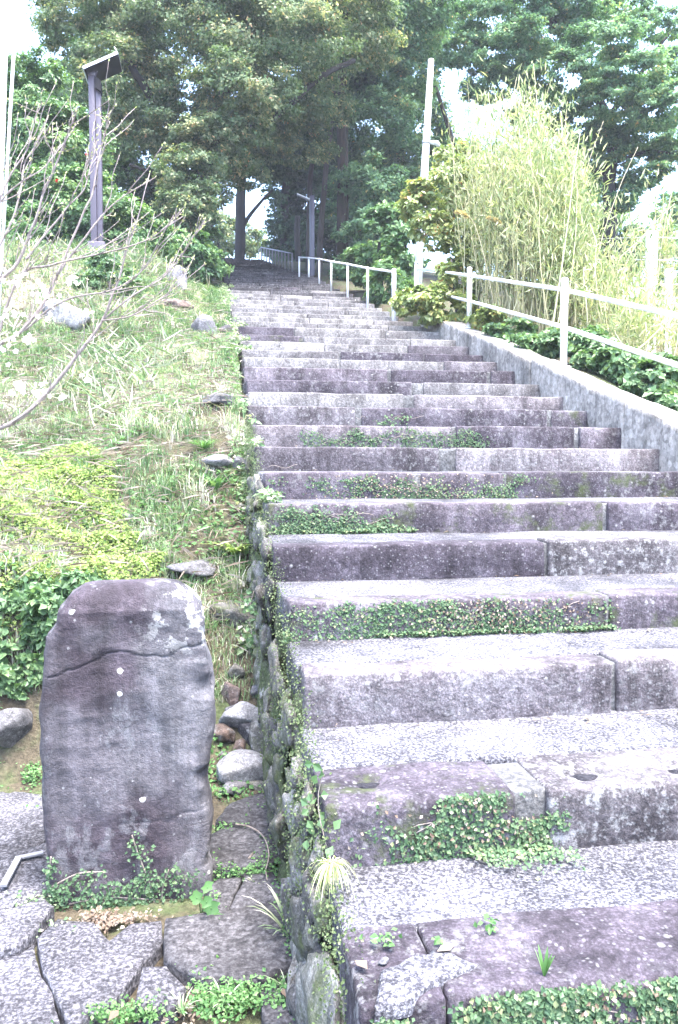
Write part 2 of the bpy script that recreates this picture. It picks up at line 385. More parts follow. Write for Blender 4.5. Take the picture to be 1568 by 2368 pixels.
M['bark_dark'] = mat_bark('dark_bark', (0.010, 0.009, 0.008), (0.035, 0.031, 0.028))
M['bark_grey'] = mat_bark('grey_bark', (0.05, 0.042, 0.04), (0.14, 0.122, 0.115), 12)
M['bark_red'] = mat_bark('reddish_bark', (0.018, 0.012, 0.01), (0.06, 0.042, 0.033), 16, (0.035, 0.05, 0.018))  # bark darkened: canopy shade put into the colour
M['twig'] = mat_bark('cherry_bark', (0.22, 0.175, 0.165), (0.42, 0.36, 0.34), 60)
M['root'] = mat_bark('root', (0.16, 0.13, 0.11), (0.34, 0.29, 0.26), 40)
M['deadstem'] = mat_plain('dry_stem', (0.46, 0.40, 0.27), 0.7, 0, 0.2, 30)
g = lambda *a: tuple(a)
M['l_ilex'] = mat_leaf('evergreen_leaf', [(0.0, g(0.043, 0.081, 0.043)), (0.35, g(0.106, 0.169, 0.085)), (0.6, g(0.192, 0.250, 0.144)), (0.80, g(0.385, 0.385, 0.225)), (0.90, g(0.577, 0.482, 0.265)), (1.0, g(0.654, 0.385, 0.239))], 0.55, 0.38, 0.2)
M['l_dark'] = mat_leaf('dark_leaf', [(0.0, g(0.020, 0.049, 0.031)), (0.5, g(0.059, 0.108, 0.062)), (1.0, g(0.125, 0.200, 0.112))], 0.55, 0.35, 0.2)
M['l_camellia'] = mat_leaf('camellia_leaf', [(0.0, g(0.032, 0.082, 0.039)), (0.5, g(0.098, 0.189, 0.076)), (0.85, g(0.214, 0.328, 0.127)), (1.0, g(0.360, 0.442, 0.172))], 0.42, 0.3, 0.35)
M['l_right'] = mat_leaf('right_tree_leaf', [(0.0, g(0.037, 0.085, 0.056)), (0.45, g(0.113, 0.219, 0.122)), (0.8, g(0.248, 0.380, 0.204)), (0.95, g(0.455, 0.455, 0.190)), (1.0, g(0.569, 0.380, 0.190))], 0.55, 0.38, 0.2)
M['l_sasanqua'] = mat_leaf('yellowing_leaf', [(0.0, g(0.085, 0.126, 0.040)), (0.4, g(0.219, 0.286, 0.101)), (0.75, g(0.403, 0.437, 0.171)), (0.9, g(0.571, 0.421, 0.141)), (1.0, g(0.605, 0.235, 0.122))], 0.3, 0.25, 0.5)
M['l_bamboo'] = mat_leaf('bamboo_leaf', [(0.0, g(.11, .17, .07)), (0.4, g(.26, .31, .16)), (0.75, g(.43, .43, .27)), (1.0, g(.60, .56, .40))], 0.45, 0.35)
M['culm'] = mat_leaf('bamboo_culm', [(0.0, g(0.299, 0.288, 0.138)), (0.5, g(0.507, 0.450, 0.254)), (1.0, g(0.640, 0.599, 0.392))], 0.5, 0.05)
M['l_hedge'] = mat_leaf('hedge_leaf', [(0.0, g(0.040, 0.079, 0.036)), (0.5, g(0.100, 0.179, 0.083)), (0.85, g(0.198, 0.304, 0.132)), (1.0, g(0.343, 0.422, 0.198))], 0.42, 0.3, 0.35)
M['l_cover'] = mat_leaf('ground_cover_leaf', [(0.0, g(0.085, 0.149, 0.041)), (0.5, g(0.213, 0.297, 0.083)), (1.0, g(0.383, 0.425, 0.166))], 0.5, 0.3)
M['l_ivy'] = mat_leaf('creeper_leaf', [(0.0, g(0.035, 0.075, 0.039)), (0.5, g(0.075, 0.136, 0.065)), (0.85, g(0.141, 0.202, 0.104)), (0.95, g(0.264, 0.264, 0.131)), (1.0, g(0.317, 0.141, 0.117))], 0.45, 0.2)
M['l_moss'] = mat_leaf('moss_leaf', [(0.0, g(.045, .075, .03)), (0.5, g(.10, .135, .06)), (1.0, g(.21, .23, .14))], 0.7, 0.1, 0.1)
M['l_dead'] = mat_leaf('dead_leaf', [(0.0, g(.10, .065, .045)), (0.5, g(.19, .145, .11)), (1.0, g(.34, .29, .25))], 0.7, 0.15)
M['grass'] = mat_leaf('grass_blade', [(0.0, g(0.063, 0.127, 0.058)), (0.35, g(0.139, 0.228, 0.110)), (0.6, g(0.253, 0.316, 0.189)), (0.8, g(0.430, 0.405, 0.349)), (1.0, g(0.582, 0.531, 0.524))], 0.5, 0.3)
M['weed'] = mat_leaf('weed_leaf', [(0.0, g(0.043, 0.112, 0.037)), (0.5, g(0.094, 0.199, 0.066)), (1.0, g(0.190, 0.293, 0.131))], 0.5, 0.3)
M['tuft'] = mat_leaf('pale_grass', [(0.0, g(.14, .24, .06)), (0.4, g(.36, .42, .17)), (1.0, g(.66, .62, .44))], 0.5, 0.25)
M['petal'] = mat_leaf('petal', [(0.0, g(.80, .74, .75)), (1.0, g(.85, .83, .83))], 0.6, 0.35, 0.2)
M['red'] = mat_leaf('red_petal', [(0.0, g(.45, .03, .03)), (1.0, g(.6, .06, .05))], 0.5, 0.2)
M['plume'] = mat_leaf('plume', [(0.0, g(.40, .32, .16)), (1.0, g(.62, .52, .30))], 0.7, 0.3)

# ------------------------------------------------------------------ stairs layout
NOSE = [2310, 1840, 1545, 1385, 1255, 1163, 1091.5, 1034.5, 983, 942.6, 912.5, 883.8, 855, 834, 817, 800, 784.5, 766, 755]
W_ = [0.42, 1.0] + [on_plane(1000, v)[1] for v in NOSE]
while W_[-1] + 0.575 < 27.8: W_.append(W_[-1] + 0.575 + 0.03 * sin(len(W_) * 2.3))
W_ = np.array(W_); Z_ = W_ * S; NS = len(W_); TOPW, TOPZ = W_[-1], Z_[-1]
UL = lambda w: np.interp(w, [0, 7, 9, 22, 27.8], [0.315, 0.31, 0.36, 0.33, 0.08])
UR = lambda w: np.interp(w, [0, 11.6, 13.0, 15.2, 16.8, 18.3, 20.2, 21.7, 22.8, 25.6, 27.8, 40], [3.34, 3.34, 3.08, 3.02, 2.91, 2.78, 2.75, 2.67, 2.4, 2.05, 1.75, 1.5])

def bank_z(u, w):
    u = np.asarray(u, float); w = np.asarray(w, float)
    near = np.interp(w, [3.95, 4.3, 4.7, 5.2, 6.0, 7.0, 9.0, 27.8, 60], [0, 0.22, 0.62, 1.05, 1.72, 2.16, 2.83, S * 27.8 - 0.05, TOPZ - 0.1])
    left = np.interp(w, [4.25, 4.42, 4.62, 6.0, 8.0, 10.0, 12, 14, 17, 22, 27, 60], [0, 0.5, 1.08, 1.5, 2.2, 3.15, 4.25, 5.25, 6.0, 7.3, 8.4, 9.0])
    k = sst(-u, -0.05, 1.3)
    z = near * (1 - k) + left * k
    P = np.stack([u, w, 0 * u], -1)
    amp = sst(w, 4.4, 5.2) * 0.11
    z = z + amp * fbm(P, 1.6, 3, 3)
    return z
def right_z(u, w):
    P = np.stack([u, w, 0 * u], -1)
    z = np.minimum(S * w, TOPZ) + 0.14 - 0.16 * np.clip(u - 3.8, 0, 30) + 0.05 * fbm(P, 1.2, 8, 3)
    return np.where(w > 12.5, np.minimum(S * w, TOPZ) - 0.04 + 0.04 * fbm(P, 1.0, 8, 2) - 0.1 * np.clip(u - 6, 0, 30), z)
def ground_z(u, w):
    u = np.asarray(u, float); w = np.asarray(w, float)
    P = np.stack([u, w, 0 * u], -1)
    flat = 0.012 * fbm(P, 2.0, 5, 2) - 0.03
    l = np.where(w > 3.9, np.maximum(bank_z(u, w), flat), flat)
    r = np.maximum(right_z(u, w), -0.5)
    under = np.clip(S * w - 0.45, -0.6, TOPZ - 0.06)
    z = np.where(u < UL(w) - 0.02, l, np.where(u > UR(w) + 0.14, r, under))
    back = w < 0.3
    return np.where(back, flat, z)
def hit(px, py, lift=0.0):
    r, y = ray(px, py); ts = np.linspace(1.5, 40, 3000) / y
    Pp = np.array([0, 0, EYE]) + r[None] * ts[:, None]
    gz = ground_z(Pp[:, 0], Pp[:, 1]); k = np.argmax(Pp[:, 2] <= gz + lift)
    p = Pp[k].copy(); return p, ts[k] * y
# ground: one sheet reaching the horizon
ug = np.unique(np.concatenate([[-600, -300, -150, -80, -45, -28, -18, -13, -10, -8, -7], np.arange(-6, 0.21, 0.14), [0.24, 0.27, 0.36, 0.5, 1, 1.5, 1.9, 2.2, 2.5, 2.8, 3.0, 3.2, 3.3, 3.42, 3.5, 3.6], np.arange(3.8, 8, 0.25), [8.5, 9.5, 11, 14, 18, 25, 40, 70, 150, 300, 600]]))
wg = np.unique(np.concatenate([[-600, -200, -60, -20, -8, -3, -1, 0], np.arange(0.3, 3.7, 0.3), np.arange(3.7, 7, 0.1), np.arange(7, 16, 0.2), np.arange(16, 30, 0.4), [31, 33, 36, 40, 50, 60, 80, 120, 200, 400, 900]]))
U, Wm = np.meshgrid(ug, wg, indexing='ij'); Zg = ground_z(U, Wm)
n1, n2 = U.shape; ii, jj = np.meshgrid(np.arange(n1 - 1), np.arange(n2 - 1), indexing='ij'); a = (ii * n2 + jj).ravel()
ground = make_obj('ground', np.stack([U, Wm, Zg], -1).reshape(-1, 3), np.stack([a, a + n2, a + n2 + 1, a + 1], 1), M['soil'])
tag(ground, 'grassy earth bank and ground around the stone stairs', kind='structure')
V, Q = block((-0.6, TOPW + 0.2, TOPZ - 0.3), (1.9, 60, TOPZ - 0.006), 0.02, 0.6, 0.015, 1.5, 3)
tag(make_obj('path', V, Q, M['litter']), 'dark shaded path beyond the top of the stairs', kind='structure')

# ------------------------------------------------------------------ stairway
stairs = tag(empty('stairway', (UL(1.0), 1.0, 0)), 'long flight of worn lichen-spotted stone steps climbing towards dark trees', 'stairway')
rng = np.random.default_rng(7)
JPX = {2: [(1048, 5)], 3: [(1240, 84)], 4: [(1432, 16)], 5: [(1415, 10)], 6: [(1268, 10)], 7: [(1405, 12)], 8: [(965, 22), (1170, 8)], 9: [(1037, 40)],
       10: [(1050, 12), (1335, 12)], 11: [(830, 14), (1270, 10)], 12: [(945, 26)], 13: [(965, 28)], 14: [(900, 8), (1130, 10)]}
HOLLOW = {3: [(850, 1803, 0.06), (1355, 1784, 0.07), (1565, 1772, 0.05)], 2: [(1250, 2212, 0.07), (1450, 2240, 0.06), (1330, 2190, 0.04)]}
def add(name, VQ, mat, parent, smooth=True):
    V, Q = VQ; return make_obj(name, local(parent, V), Q, mat, parent, smooth)
for i in range(NS):
    w, z = W_[i], Z_[i]; zb = Z_[i - 1] - 0.07 if i else -0.2
    ul, ur = float(UL(w)), float(UR(w)); near = i < 16
    if i in JPX: J = [(on_w(px, 1000, w)[0], wd / F_ * w * 1.02) for px, wd in JPX[i]]
    else: J = [(x, 0.012) for x in (ul + (ur - ul) * np.array([0.36, 0.70]) + rng.uniform(-0.28, 0.28, 2))]
    edges = [ul + rng.uniform(-0.02, 0.012)]
    for c, wd in J: edges += [c - wd / 2, c + wd / 2]
    edges.append(ur)
    seg = 0.03 if i in (2, 3) else 0.055 if i < 6 else (0.09 if i < 12 else (0.22 if i < 22 else 0.6))
    for k in range(0, len(edges), 2):
        a_, b_ = edges[k], edges[k + 1]
        dw, dz = rng.uniform(-0.012, 0.012), rng.uniform(-0.006, 0.005)
        kind = rng.choice(['kerb', 'kerb', 'kerb_pale', 'kerb_mossy']) if i > 5 else ['kerb', 'kerb_pale', 'kerb', 'kerb_mossy', 'kerb_pale', 'kerb_mossy'][i]
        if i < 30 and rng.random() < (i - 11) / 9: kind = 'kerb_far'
        if i >= 28 and rng.random() < (i - 27) / 4: kind = 'rock_dark'  # topmost kerbs turn dark: tree shade put into their colour
        if i == 3 and k == 2: kind = 'kerb_crust'
        if i == 6 and k == 2: kind = 'kerb_crust'
        V, Q = block((a_, w + dw, zb), (b_, w + dw + (0.285 if i < 4 else 0.165), z + dz), 0.012, seg, 0.007 if near else 0.005, 5, 100 + i * 7 + k)
        if near:   # worn and chipped front edge
            fr = sst(-(V[:, 1] - w), -0.05, 0.01) * sst(V[:, 2], z - 0.05, z)
            V[:, 2] -= fr * (0.003 + 0.014 * np.clip(fbm(V, 4.5, 40 + i, 3) - 0.15, 0, 2)); V[:, 1] += fr * 0.005
            for hp, hy, hr_ in HOLLOW.get(i, []):
                hc = on_z(hp, hy, z); dd = np.hypot((V[:, 0] - hc[0]) / hr_, (V[:, 1] - hc[1]) / (hr_ * 0.75))
                V[:, 2] -= 0.022 * np.exp(-dd ** 2 * 1.2) * (V[:, 2] > z - 0.05)
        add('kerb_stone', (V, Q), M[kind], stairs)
    for c, wd in J:
        if 2 < i < 20: add('mortar_joint', block((c - wd / 2 - 0.01, w + 0.022, zb), (c + wd / 2 + 0.01, w + (0.25 if i < 4 else 0.15), z - 0.010), 0.01, 0.12, 0.005, 8, i), M['mortar'], stairs)
    w2 = W_[i + 1] + 0.04 if i + 1 < NS else w + 0.6
    V, Q = block((ul - 0.01, w + (0.272 if i < 4 else 0.152), z - 0.16), (ur, w2, z - 0.004), 0.012, 0.07 if i < 6 else (0.16 if i < 14 else 0.6), 0.006, 4, 300 + i)
    V[:, 2] += 0.012 * sst(V[:, 1], w + 0.3, w2)
    add('tread', (V, Q), M['tread'] if i < 29 else M['litter'], stairs)  # leaf litter on the top treads, its dark colour also painting tree shade
for i, hs in [(3, HOLLOW[3])]:       # damp soil caught in the worn hollows of the kerb tops
    for j, (hp, hy, hr_) in enumerate(hs):
        hc = on_z(hp, hy, Z_[i]); a = np.linspace(0, 2 * pi, 22, endpoint=False); rr = hr_ * 0.8 * (0.72 + 0.12 * np.sin(a * 3 + j) + 0.06 * np.sin(a * 7 + 2 * j))
        ring = np.stack([hc[0] + rr * np.cos(a), hc[1] + rr * 0.62 * np.sin(a), np.full(22, Z_[i] - 0.016)], 1); cen = np.array([[hc[0], hc[1], Z_[i] - 0.012]])
        low = ring - np.array([0, 0, 0.03]); V = np.concatenate([ring, cen, low])
        add('hollow_soil', (V, [[k, (k + 1) % 22, 22] for k in range(22)] + [[23 + k, 23 + (k + 1) % 22, (k + 1) % 22, k] for k in range(22)]), M['damp'], stairs)
# pale lichen and mortar patches on the risers (seen as white plates)
def step_for(px, py):
    best = 0
    for k in range(NS):
        r, y = ray(px, py); p = np.array([0, 0, EYE]) + r * (W_[k] / r[1])
        zb = Z_[k - 1] if k else 0
        if zb - 0.02 <= p[2] <= Z_[k] + 0.02: best = k
    return best
for px, py, wd, hg in [(648, 843, 76, 15), (583, 716, 60, 8), (515, 626, 32, 6), (505, 604, 22, 5), (850, 840, 30, 9)]:
    k = step_for(px, py); p = on_w(px, py, W_[k]); sc = W_[k] / F_
    zt = min(p[2] + hg * sc / 2, Z_[k] - 0.006)
    add('white_patch', block((p[0] - wd * sc / 2, W_[k] - 0.016, zt - hg * sc), (p[0] + wd * sc / 2, W_[k] + 0.03, zt), 0.008, 0.05, 0.008, 9, k), M['lichen'], stairs)

pp = np.array([on_z(x, y, Z_[2]) for x, y in [(862, 2330), (935, 2318), (985, 2285), (1060, 2262), (1098, 2236), (1040, 2207), (965, 2214), (885, 2248)]])
pcn = pp.mean(0); dn = np.concatenate([pp[i] + (pp[(i + 1) % 8] - pp[i]) * np.linspace(0, 1, 8, endpoint=False)[:, None] for i in range(8)]); dn[:, :2] += 0.006 * np.stack([fbm(dn, 14, 1, 3), fbm(dn, 14, 5, 3)], 1); m_ = len(dn)
V = np.concatenate([dn + np.array([0, 0, -0.03]), dn + np.array([0, 0, 0.004]), pcn + (dn - pcn) * 0.9 + np.array([0, 0, 0.010]), [pcn + np.array([0, 0, 0.012])]])
add('concrete_patch', (V, [[r_ * m_ + j, r_ * m_ + (j + 1) % m_, (r_ + 1) * m_ + (j + 1) % m_, (r_ + 1) * m_ + j] for r_ in (0, 1) for j in range(m_)] + [[2 * m_ + j, 2 * m_ + (j + 1) % m_, 3 * m_] for j in range(m_)]), M['tread'], stairs)
# mossy rubble flank under the left edge of the steps
flank = tag(empty('rubble_flank', (0.3, 1.2, 0)), 'mossy rubble side wall with roots under the left edge of the stone steps', 'rubble wall')
nw, nz = 90, 26
ws = np.linspace(0.9, 6.6, nw); core = []
for w in ws:
    zt = max(Z_[np.searchsorted(W_, w) - 1] - 0.10, S * w - 0.28); zb = float(min(ground_z(np.array([0.2]), np.array([w]))[0], zt)) - 0.1
    for t in np.linspace(0, 1, nz): core.append((0.285 + 0.035 * t - 0.05 * (1 - t) ** 2, w, zb + (zt - zb) * t))
core = np.array(core); core[:, 0] += 0.028 * fbm(core, 7, 2, 4)
ii, jj = np.meshgrid(np.arange(nw - 1), np.arange(nz - 1), indexing='ij'); a = (ii * nz + jj).ravel()
cv = np.concatenate([core, core + np.array([0.08, 0, 0])]); n0 = len(core)
add('earth_core', (cv, np.concatenate([np.stack([a, a + 1, a + nz + 1, a + nz], 1), np.stack([a, a + nz, a + nz + 1, a + 1], 1) + n0])), M['moss'], flank)
rngf = np.random.default_rng(21)
for k in range(150):
    w = 1.05 + 5.2 * rngf.random() ** 1.15; g0 = float(ground_z(np.array([0.2]), np.array([w]))[0]); zt = S * w - 0.16
    if zt - g0 < 0.08: continue
    z = g0 + 0.02 + (zt - g0) * rngf.random(); t = (z - g0) / max(zt - g0, 0.05)
    s_ = rngf.uniform(0.045, 0.11)
    add('rubble_stone', rock((0.285 - 0.02 * (1 - t), w, z), (s_ * rngf.uniform(0.3, 0.45), s_ * rngf.uniform(0.8, 1.6), s_ * rngf.uniform(0.6, 1.2)), 500 + k, 8, 12, 0.22, rngf.uniform(-0.3, 0.3)),
        M[rngf.choice(['flank_stone', 'flank_stone', 'rock_moss', 'flank_stone', 'rock_moss'])], flank)
for k in range(0):
    w = rngf.uniform(1.5, 4.6); zt = S * w - 0.05; g0 = max(float(ground_z(np.array([0.2]), np.array([w]))[0]), 0); n = 9
    t = np.linspace(0, 1, n); ln = rngf.uniform(0.4, 0.9)
    pts = np.stack([0.262 - 0.03 * t + 0.012 * np.sin(t * 7 + k), w + 0.07 * np.sin(t * rngf.uniform(5, 12) + k) - 0.25 * t * t, zt - 0.1 - (zt - g0) * ln * (t + 0.1 * np.sin(t * 9 + k))], 1)
    add('root', tube(pts, np.linspace(0.006, 0.002, n) * rngf.uniform(0.5, 1.3), 6), M['root'], flank)
# moss and small creeper on the flank
m = 34000; w = 0.95 + 5.4 * rngf.random(m); t = rngf.random(m) ** 0.8
g0 = np.maximum(ground_z(np.full(m, 0.2), w), 0); z = g0 + (S * w - 0.02 - g0) * t
P = np.stack([0.245 + 0.05 * t + rngf.normal(0, 0.022, m), w, z], 1)
keep = fbm(P, 5, 11, 4) > -0.12; P = P[keep]; m = len(P)
N = unit(np.array([-1, -0.5, 0.5]) + rngf.normal(0, 0.5, (m, 3))); D = unit(np.cross(N, rand_dirs(rngf, m)))
Ls = rngf.uniform(0.003, 0.012, m)
o = leaf_obj('moss_leaves', P, D, N, Ls, Ls * 0.42, np.clip(rngf.normal(0.5, 0.22, m), 0, 1), M['l_moss'], flank); o['kind'] = 'stuff'

# ------------------------------------------------------------------ retaining wall on the right
wall = tag(empty('retaining_wall', (3.34, 6, 1.0)), 'low sloping concrete retaining wall along the right edge of the steps', 'retaining wall')
cuts = [0.4, 3.4, 6.1, 8.05, 9.9, 11.3, 12.6]; hgt = [0.22, 0.22, 0.215, 0.20, 0.17, 0.11]
for k in range(6):
    w0, w1 = cuts[k] + 0.004, cuts[k + 1] - 0.004
    V, Q = block((3.33 - 0.012 * (k > 2), w0, -1), (3.60, w1, 1), 0.02, 0.11, 0.0, 1, 0)
    top = (V[:, 2] + 1) / 2
    V[:, 2] = S * V[:, 1] - 0.5 + top * (0.5 + hgt[k])
    V += np.stack([fbm(V, 4, 60 + k, 3), 0 * V[:, 0], fbm(V, 3, 90 + k, 3)], 1) * 0.010
    add('wall_panel', (V, Q), M['wall'], wall)

# white pipe guard rail on the wall
guard = tag(empty('guard_rail', (3.5, 7.6, S * 7.6 + 0.2)), 'white painted two-rail pipe guard rail standing on the concrete wall', 'guard rail')
gp = [(3.50, 1.6), (3.50, 4.6), (3.50, 7.62), (3.50, 10.62), (3.50, 13.5)]
tops, mids = [], []
for (u, w) in gp:
    zb = S * w + (0.205 if w < 9 else 0.16 if w < 11 else 0.05); h = 0.86 if w < 9 else 0.80
    po = add('post', tube([(u, w, zb - 0.05), (u, w, zb + h)], 0.035, 16), M['white_paint'], guard)
    Vc, Qc = tube([(0, 0, h - 0.005), (0, 0, h + 0.012), (0, 0, h + 0.03), (0, 0, h + 0.038)], [0.039, 0.039, 0.029, 0.010], 16)
    add('cap', (Vc + np.array([u, w, zb]), Qc), M['white_paint'], po) if False else make_obj('cap', Vc + np.array([u, w, zb]) - np.array(guard.location), Qc, M['white_paint'], po)
    Vf, Qf = tube([(u, w, zb - 0.01), (u, w, zb + 0.012)], 0.075, 16)
    make_obj('flange', Vf - np.array(guard.location), Qf, M['white_paint'], po)
    tops.append((u, w, zb + h * 0.90)); mids.append((u, w, zb + h * 0.47))
add('rail', tube(tops, 0.022, 12), M['white_paint'], guard); add('rail', tube(mids, 0.022, 12), M['white_paint'], guard)

# far hand rails
def handrail(name, pts, label, r0, mat, hts):
    t = tag(empty(name, (pts[0][0], pts[0][1], S * pts[0][1])), label, 'hand rail', 'hand rails of the upper steps')
    tp = []
    for k, (u, w) in enumerate(pts):
        z = min(S * w, TOPZ); r = r0 if (k == 0 and r0 > 0.03) else 0.022
        heights = hts[k]; h = heights + (0.03 if k == 0 and r0 > 0.03 else 0)
        add('post', tube([(u, w, z - 0.15), (u, w, z + h)], r, 10), mat, t); tp.append((u, w, z + heights - 0.02))
    add('rail', tube(tp, 0.02, 8), mat, t)
ra = [on_plane(*p)[:2] for p in [(911, 735), (850, 703), (804, 683), (766, 667), (738, 651), (714, 641), (692, 637)]]
handrail('hand_rail', ra, 'white pipe hand rail on thin posts beside the upper steps, nearer run', 0.036, M['white_paint'], [0.76, 0.68, 0.65, 0.61, 0.56, 0.51, 0.49])
rb = [(2.27 - 0.62 * t, 22.6 + 5.2 * t) for t in np.linspace(0, 1, 12)]
M['rail_dark'] = mat_plain('shaded_rail_bar_grey', (0.16, 0.16, 0.17), 0.5, 0, 0.2, 6)  # far rail's shade is put into this grey; the metal bar shares it
handrail('hand_rail', rb, 'grey pipe hand rail at the shaded top of the steps, farther run', 0.02, M['rail_dark'], np.linspace(0.50, 0.42, 12))

# ------------------------------------------------------------------ standing stone
def standing_stone(name, left, right, yb, d, thick, mat, label, cat, rows=260, cols=110, grooves=(), seed=1):
    """outline given as (px,py) lists from top to bottom, real depth from thick"""
    L = np.array(left, float); R = np.array(right, float)
    y0 = min(L[:, 1].min(), R[:, 1].min()); ys = y0 + (yb - y0) * np.linspace(0, 1, rows) ** 1.25
    o = tag(empty(name, tuple(at((L[-1, 0] + R[-1, 0]) / 2, yb, d))), label, cat)
    rings = []
    for yy in ys:
        xl = np.interp(yy, L[:, 1], L[:, 0]); xr = np.interp(yy, R[:, 1], R[:, 0])
        a = on_w(xl, yy, d); b = on_w(xr, yy, d); c = (a + b) / 2; hw = (b[0] - a[0]) / 2
        hh = thick / 2 * min(1, (max((yy - y0), 0) / 60) ** 0.5 * 0.75 + 0.25); rc = min(0.035, hw * 0.5, hh * 0.8)
        nf = int(cols * 0.55); nb = int(cols * 0.2); ns = (cols - nf - nb) // 2; ns2 = cols - nf - nb - ns
        xf = np.linspace(-hw, hw, nf); xb = np.linspace(hw, -hw, nb); cr = lambda x: rc * (1 - np.sqrt(np.maximum(0, 1 - np.clip((np.abs(x) - (hw - rc)) / rc, 0, 1) ** 2)))
        yf = -hh + cr(xf); yb_ = hh - cr(xb); sa = np.linspace(-hh + rc, hh - rc, ns + 2)[1:-1]; sb = np.linspace(hh - rc, -hh + rc, ns2 + 2)[1:-1]
        X = np.concatenate([xf, np.full(ns, hw), xb, np.full(ns2, -hw)]); Y = np.concatenate([yf, sa, yb_, sb])
        rings.append(np.stack([c[0] + X, d + thick / 2 + Y, np.full(cols, c[2])], 1))
    V = np.concatenate(rings); Q = []
    for i in range(rows - 1):
        for j in range(cols):
            a = i * cols + j; b = i * cols + (j + 1) % cols; Q.append([a, b, b + cols, a + cols][::-1])
    Q.append(list(range(cols))); 
    n = fbm(V, 5, seed, 4); V[:, 1] += n * 0.006 + 0.012 * np.abs(vnoise(V, 3.3, seed + 21)) + 0.005 * np.abs(vnoise(V, 11, seed + 22)) + 0.0025 * fbm(V, 30, seed + 23, 2); V[:, 0] += fbm(V, 7, seed + 5, 4) * 0.009; V[:, 2] += fbm(V, 4, seed + 9, 3) * 0.006
    if seed == 1:
        ch = np.clip(fbm(V * np.array([0, 1, 1]), 9, 77, 3) - 0.1, 0, 1) * sst(V[:, 0], -0.12, 0.0); V[:, 1] += 0.022 * ch * (V[:, 1] < d + thick * 0.5); V[:, 0] -= 0.022 * ch
    for (pts, dep, wid, ledge) in grooves:
        g3 = np.array([on_w(px, py, d) for px, py in pts]); zl = np.interp(V[:, 0], g3[:, 0], g3[:, 2], left=-9, right=-9)
        zl = zl + 0.012 * fbm(V * np.array([1, 0, 0]), 16, seed + 3, 3)
        fr = V[:, 1] < d + thick * 0.5
        V[:, 1] += np.where(fr, dep * np.exp(-((V[:, 2] - zl) / wid) ** 2) + ledge * sst(V[:, 2], zl - 0.01, zl + 0.01) * sst(-V[:, 2], -(zl + 0.25), -(zl + 0.02)), 0)
    return o, V, Q
def mat_stele():
    m, nt, b = mat_new('weathered_standing_stone'); p = pos(nt)
    n1 = noise_tex(nt, p, 4.0, 6, 0.65, (1, 1, 0.45)); n2 = noise_tex(nt, p, 70, 4, 0.65); n3 = noise_tex(nt, p, 2.2, 4, 0.6, None, 5.0)
    base = ramp(nt, n1, [(0.30, (0.019, 0.0145, 0.019)), (0.47, (0.042, 0.033, 0.042)), (0.60, (0.066, 0.055, 0.068)), (0.75, (0.115, 0.112, 0.125))])
    grey = ramp(nt, n3, [(0.48, 0), (0.60, 1)])
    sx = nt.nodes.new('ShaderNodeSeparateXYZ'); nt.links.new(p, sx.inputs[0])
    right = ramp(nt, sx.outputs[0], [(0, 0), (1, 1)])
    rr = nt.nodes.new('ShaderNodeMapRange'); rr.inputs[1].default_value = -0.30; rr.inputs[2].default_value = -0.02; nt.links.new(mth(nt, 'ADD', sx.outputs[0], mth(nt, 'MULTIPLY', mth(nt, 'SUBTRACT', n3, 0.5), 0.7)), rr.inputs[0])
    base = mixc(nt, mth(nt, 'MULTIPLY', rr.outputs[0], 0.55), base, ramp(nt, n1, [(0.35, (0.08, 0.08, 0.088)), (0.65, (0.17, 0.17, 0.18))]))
    base = mixc(nt, mth(nt, 'MULTIPLY', grey, 0.35), base, (0.13, 0.13, 0.142))
    drip = noise_tex(nt, p, 11, 5, 0.7, (1, 1, 0.12), 2.0)
    base = mixc(nt, 0.75, base, ramp(nt, drip, [(0.36, 0.55), (0.5, 1.0), (0.66, 1.5)]), 'MULTIPLY')
    pale = ramp(nt, noise_tex(nt, p, 6, 6, 0.75, (1, 1, 0.6), 7.0), [(0.56, 0), (0.61, 1)])
    base = mixc(nt, mth(nt, 'MULTIPLY', pale, 0.5), base, (0.16, 0.16, 0.172))
    base = mixc(nt, 0.6, base, ramp(nt, n2, [(0.3, 0.55), (0.7, 1.45)]), 'MULTIPLY')
    base = mixc(nt, 0.4, base, ramp(nt, noise_tex(nt, p, 190, 3, 0.75), [(0.3, 0.5), (0.7, 1.6)]), 'MULTIPLY')
    s1 = spots(nt, p, 12, 0.10, 0.15, 0.13); s2 = spots(nt, p, 40, 0.15, 0.25, 0.08)
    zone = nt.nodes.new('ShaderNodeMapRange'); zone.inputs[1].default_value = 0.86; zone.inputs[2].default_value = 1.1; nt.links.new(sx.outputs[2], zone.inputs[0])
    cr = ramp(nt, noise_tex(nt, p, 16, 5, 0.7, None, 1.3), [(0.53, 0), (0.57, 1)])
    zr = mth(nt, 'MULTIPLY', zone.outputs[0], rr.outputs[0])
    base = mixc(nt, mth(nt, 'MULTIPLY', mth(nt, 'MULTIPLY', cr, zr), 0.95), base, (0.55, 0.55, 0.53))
    base = mixc(nt, s1, base, (0.58, 0.58, 0.56)); base = mixc(nt, mth(nt, 'MULTIPLY', s2, 0.5), base, (0.3, 0.3, 0.3))
    nt.links.new(base, b.inputs['Base Color']); b.inputs['Roughness'].default_value = 0.8; b.inputs['Specular IOR Level'].default_value = 0.3
    n5 = noise_tex(nt, p, 190, 3, 0.7); bump(nt, b, mth(nt, 'ADD', mth(nt, 'ADD', n2, mth(nt, 'MULTIPLY', n5, 0.7)), mth(nt, 'MULTIPLY', s1, 0.4)), 0.8, 0.008); return m
M['stele'] = mat_stele()
SL = [(300, 1352), (215, 1354), (185, 1358), (150, 1380), (128, 1408), (122, 1440), (96, 1470), (92, 1520), (88, 1650), (90, 1750), (96, 1900), (102, 1990), (108, 2060), (120, 2130)]
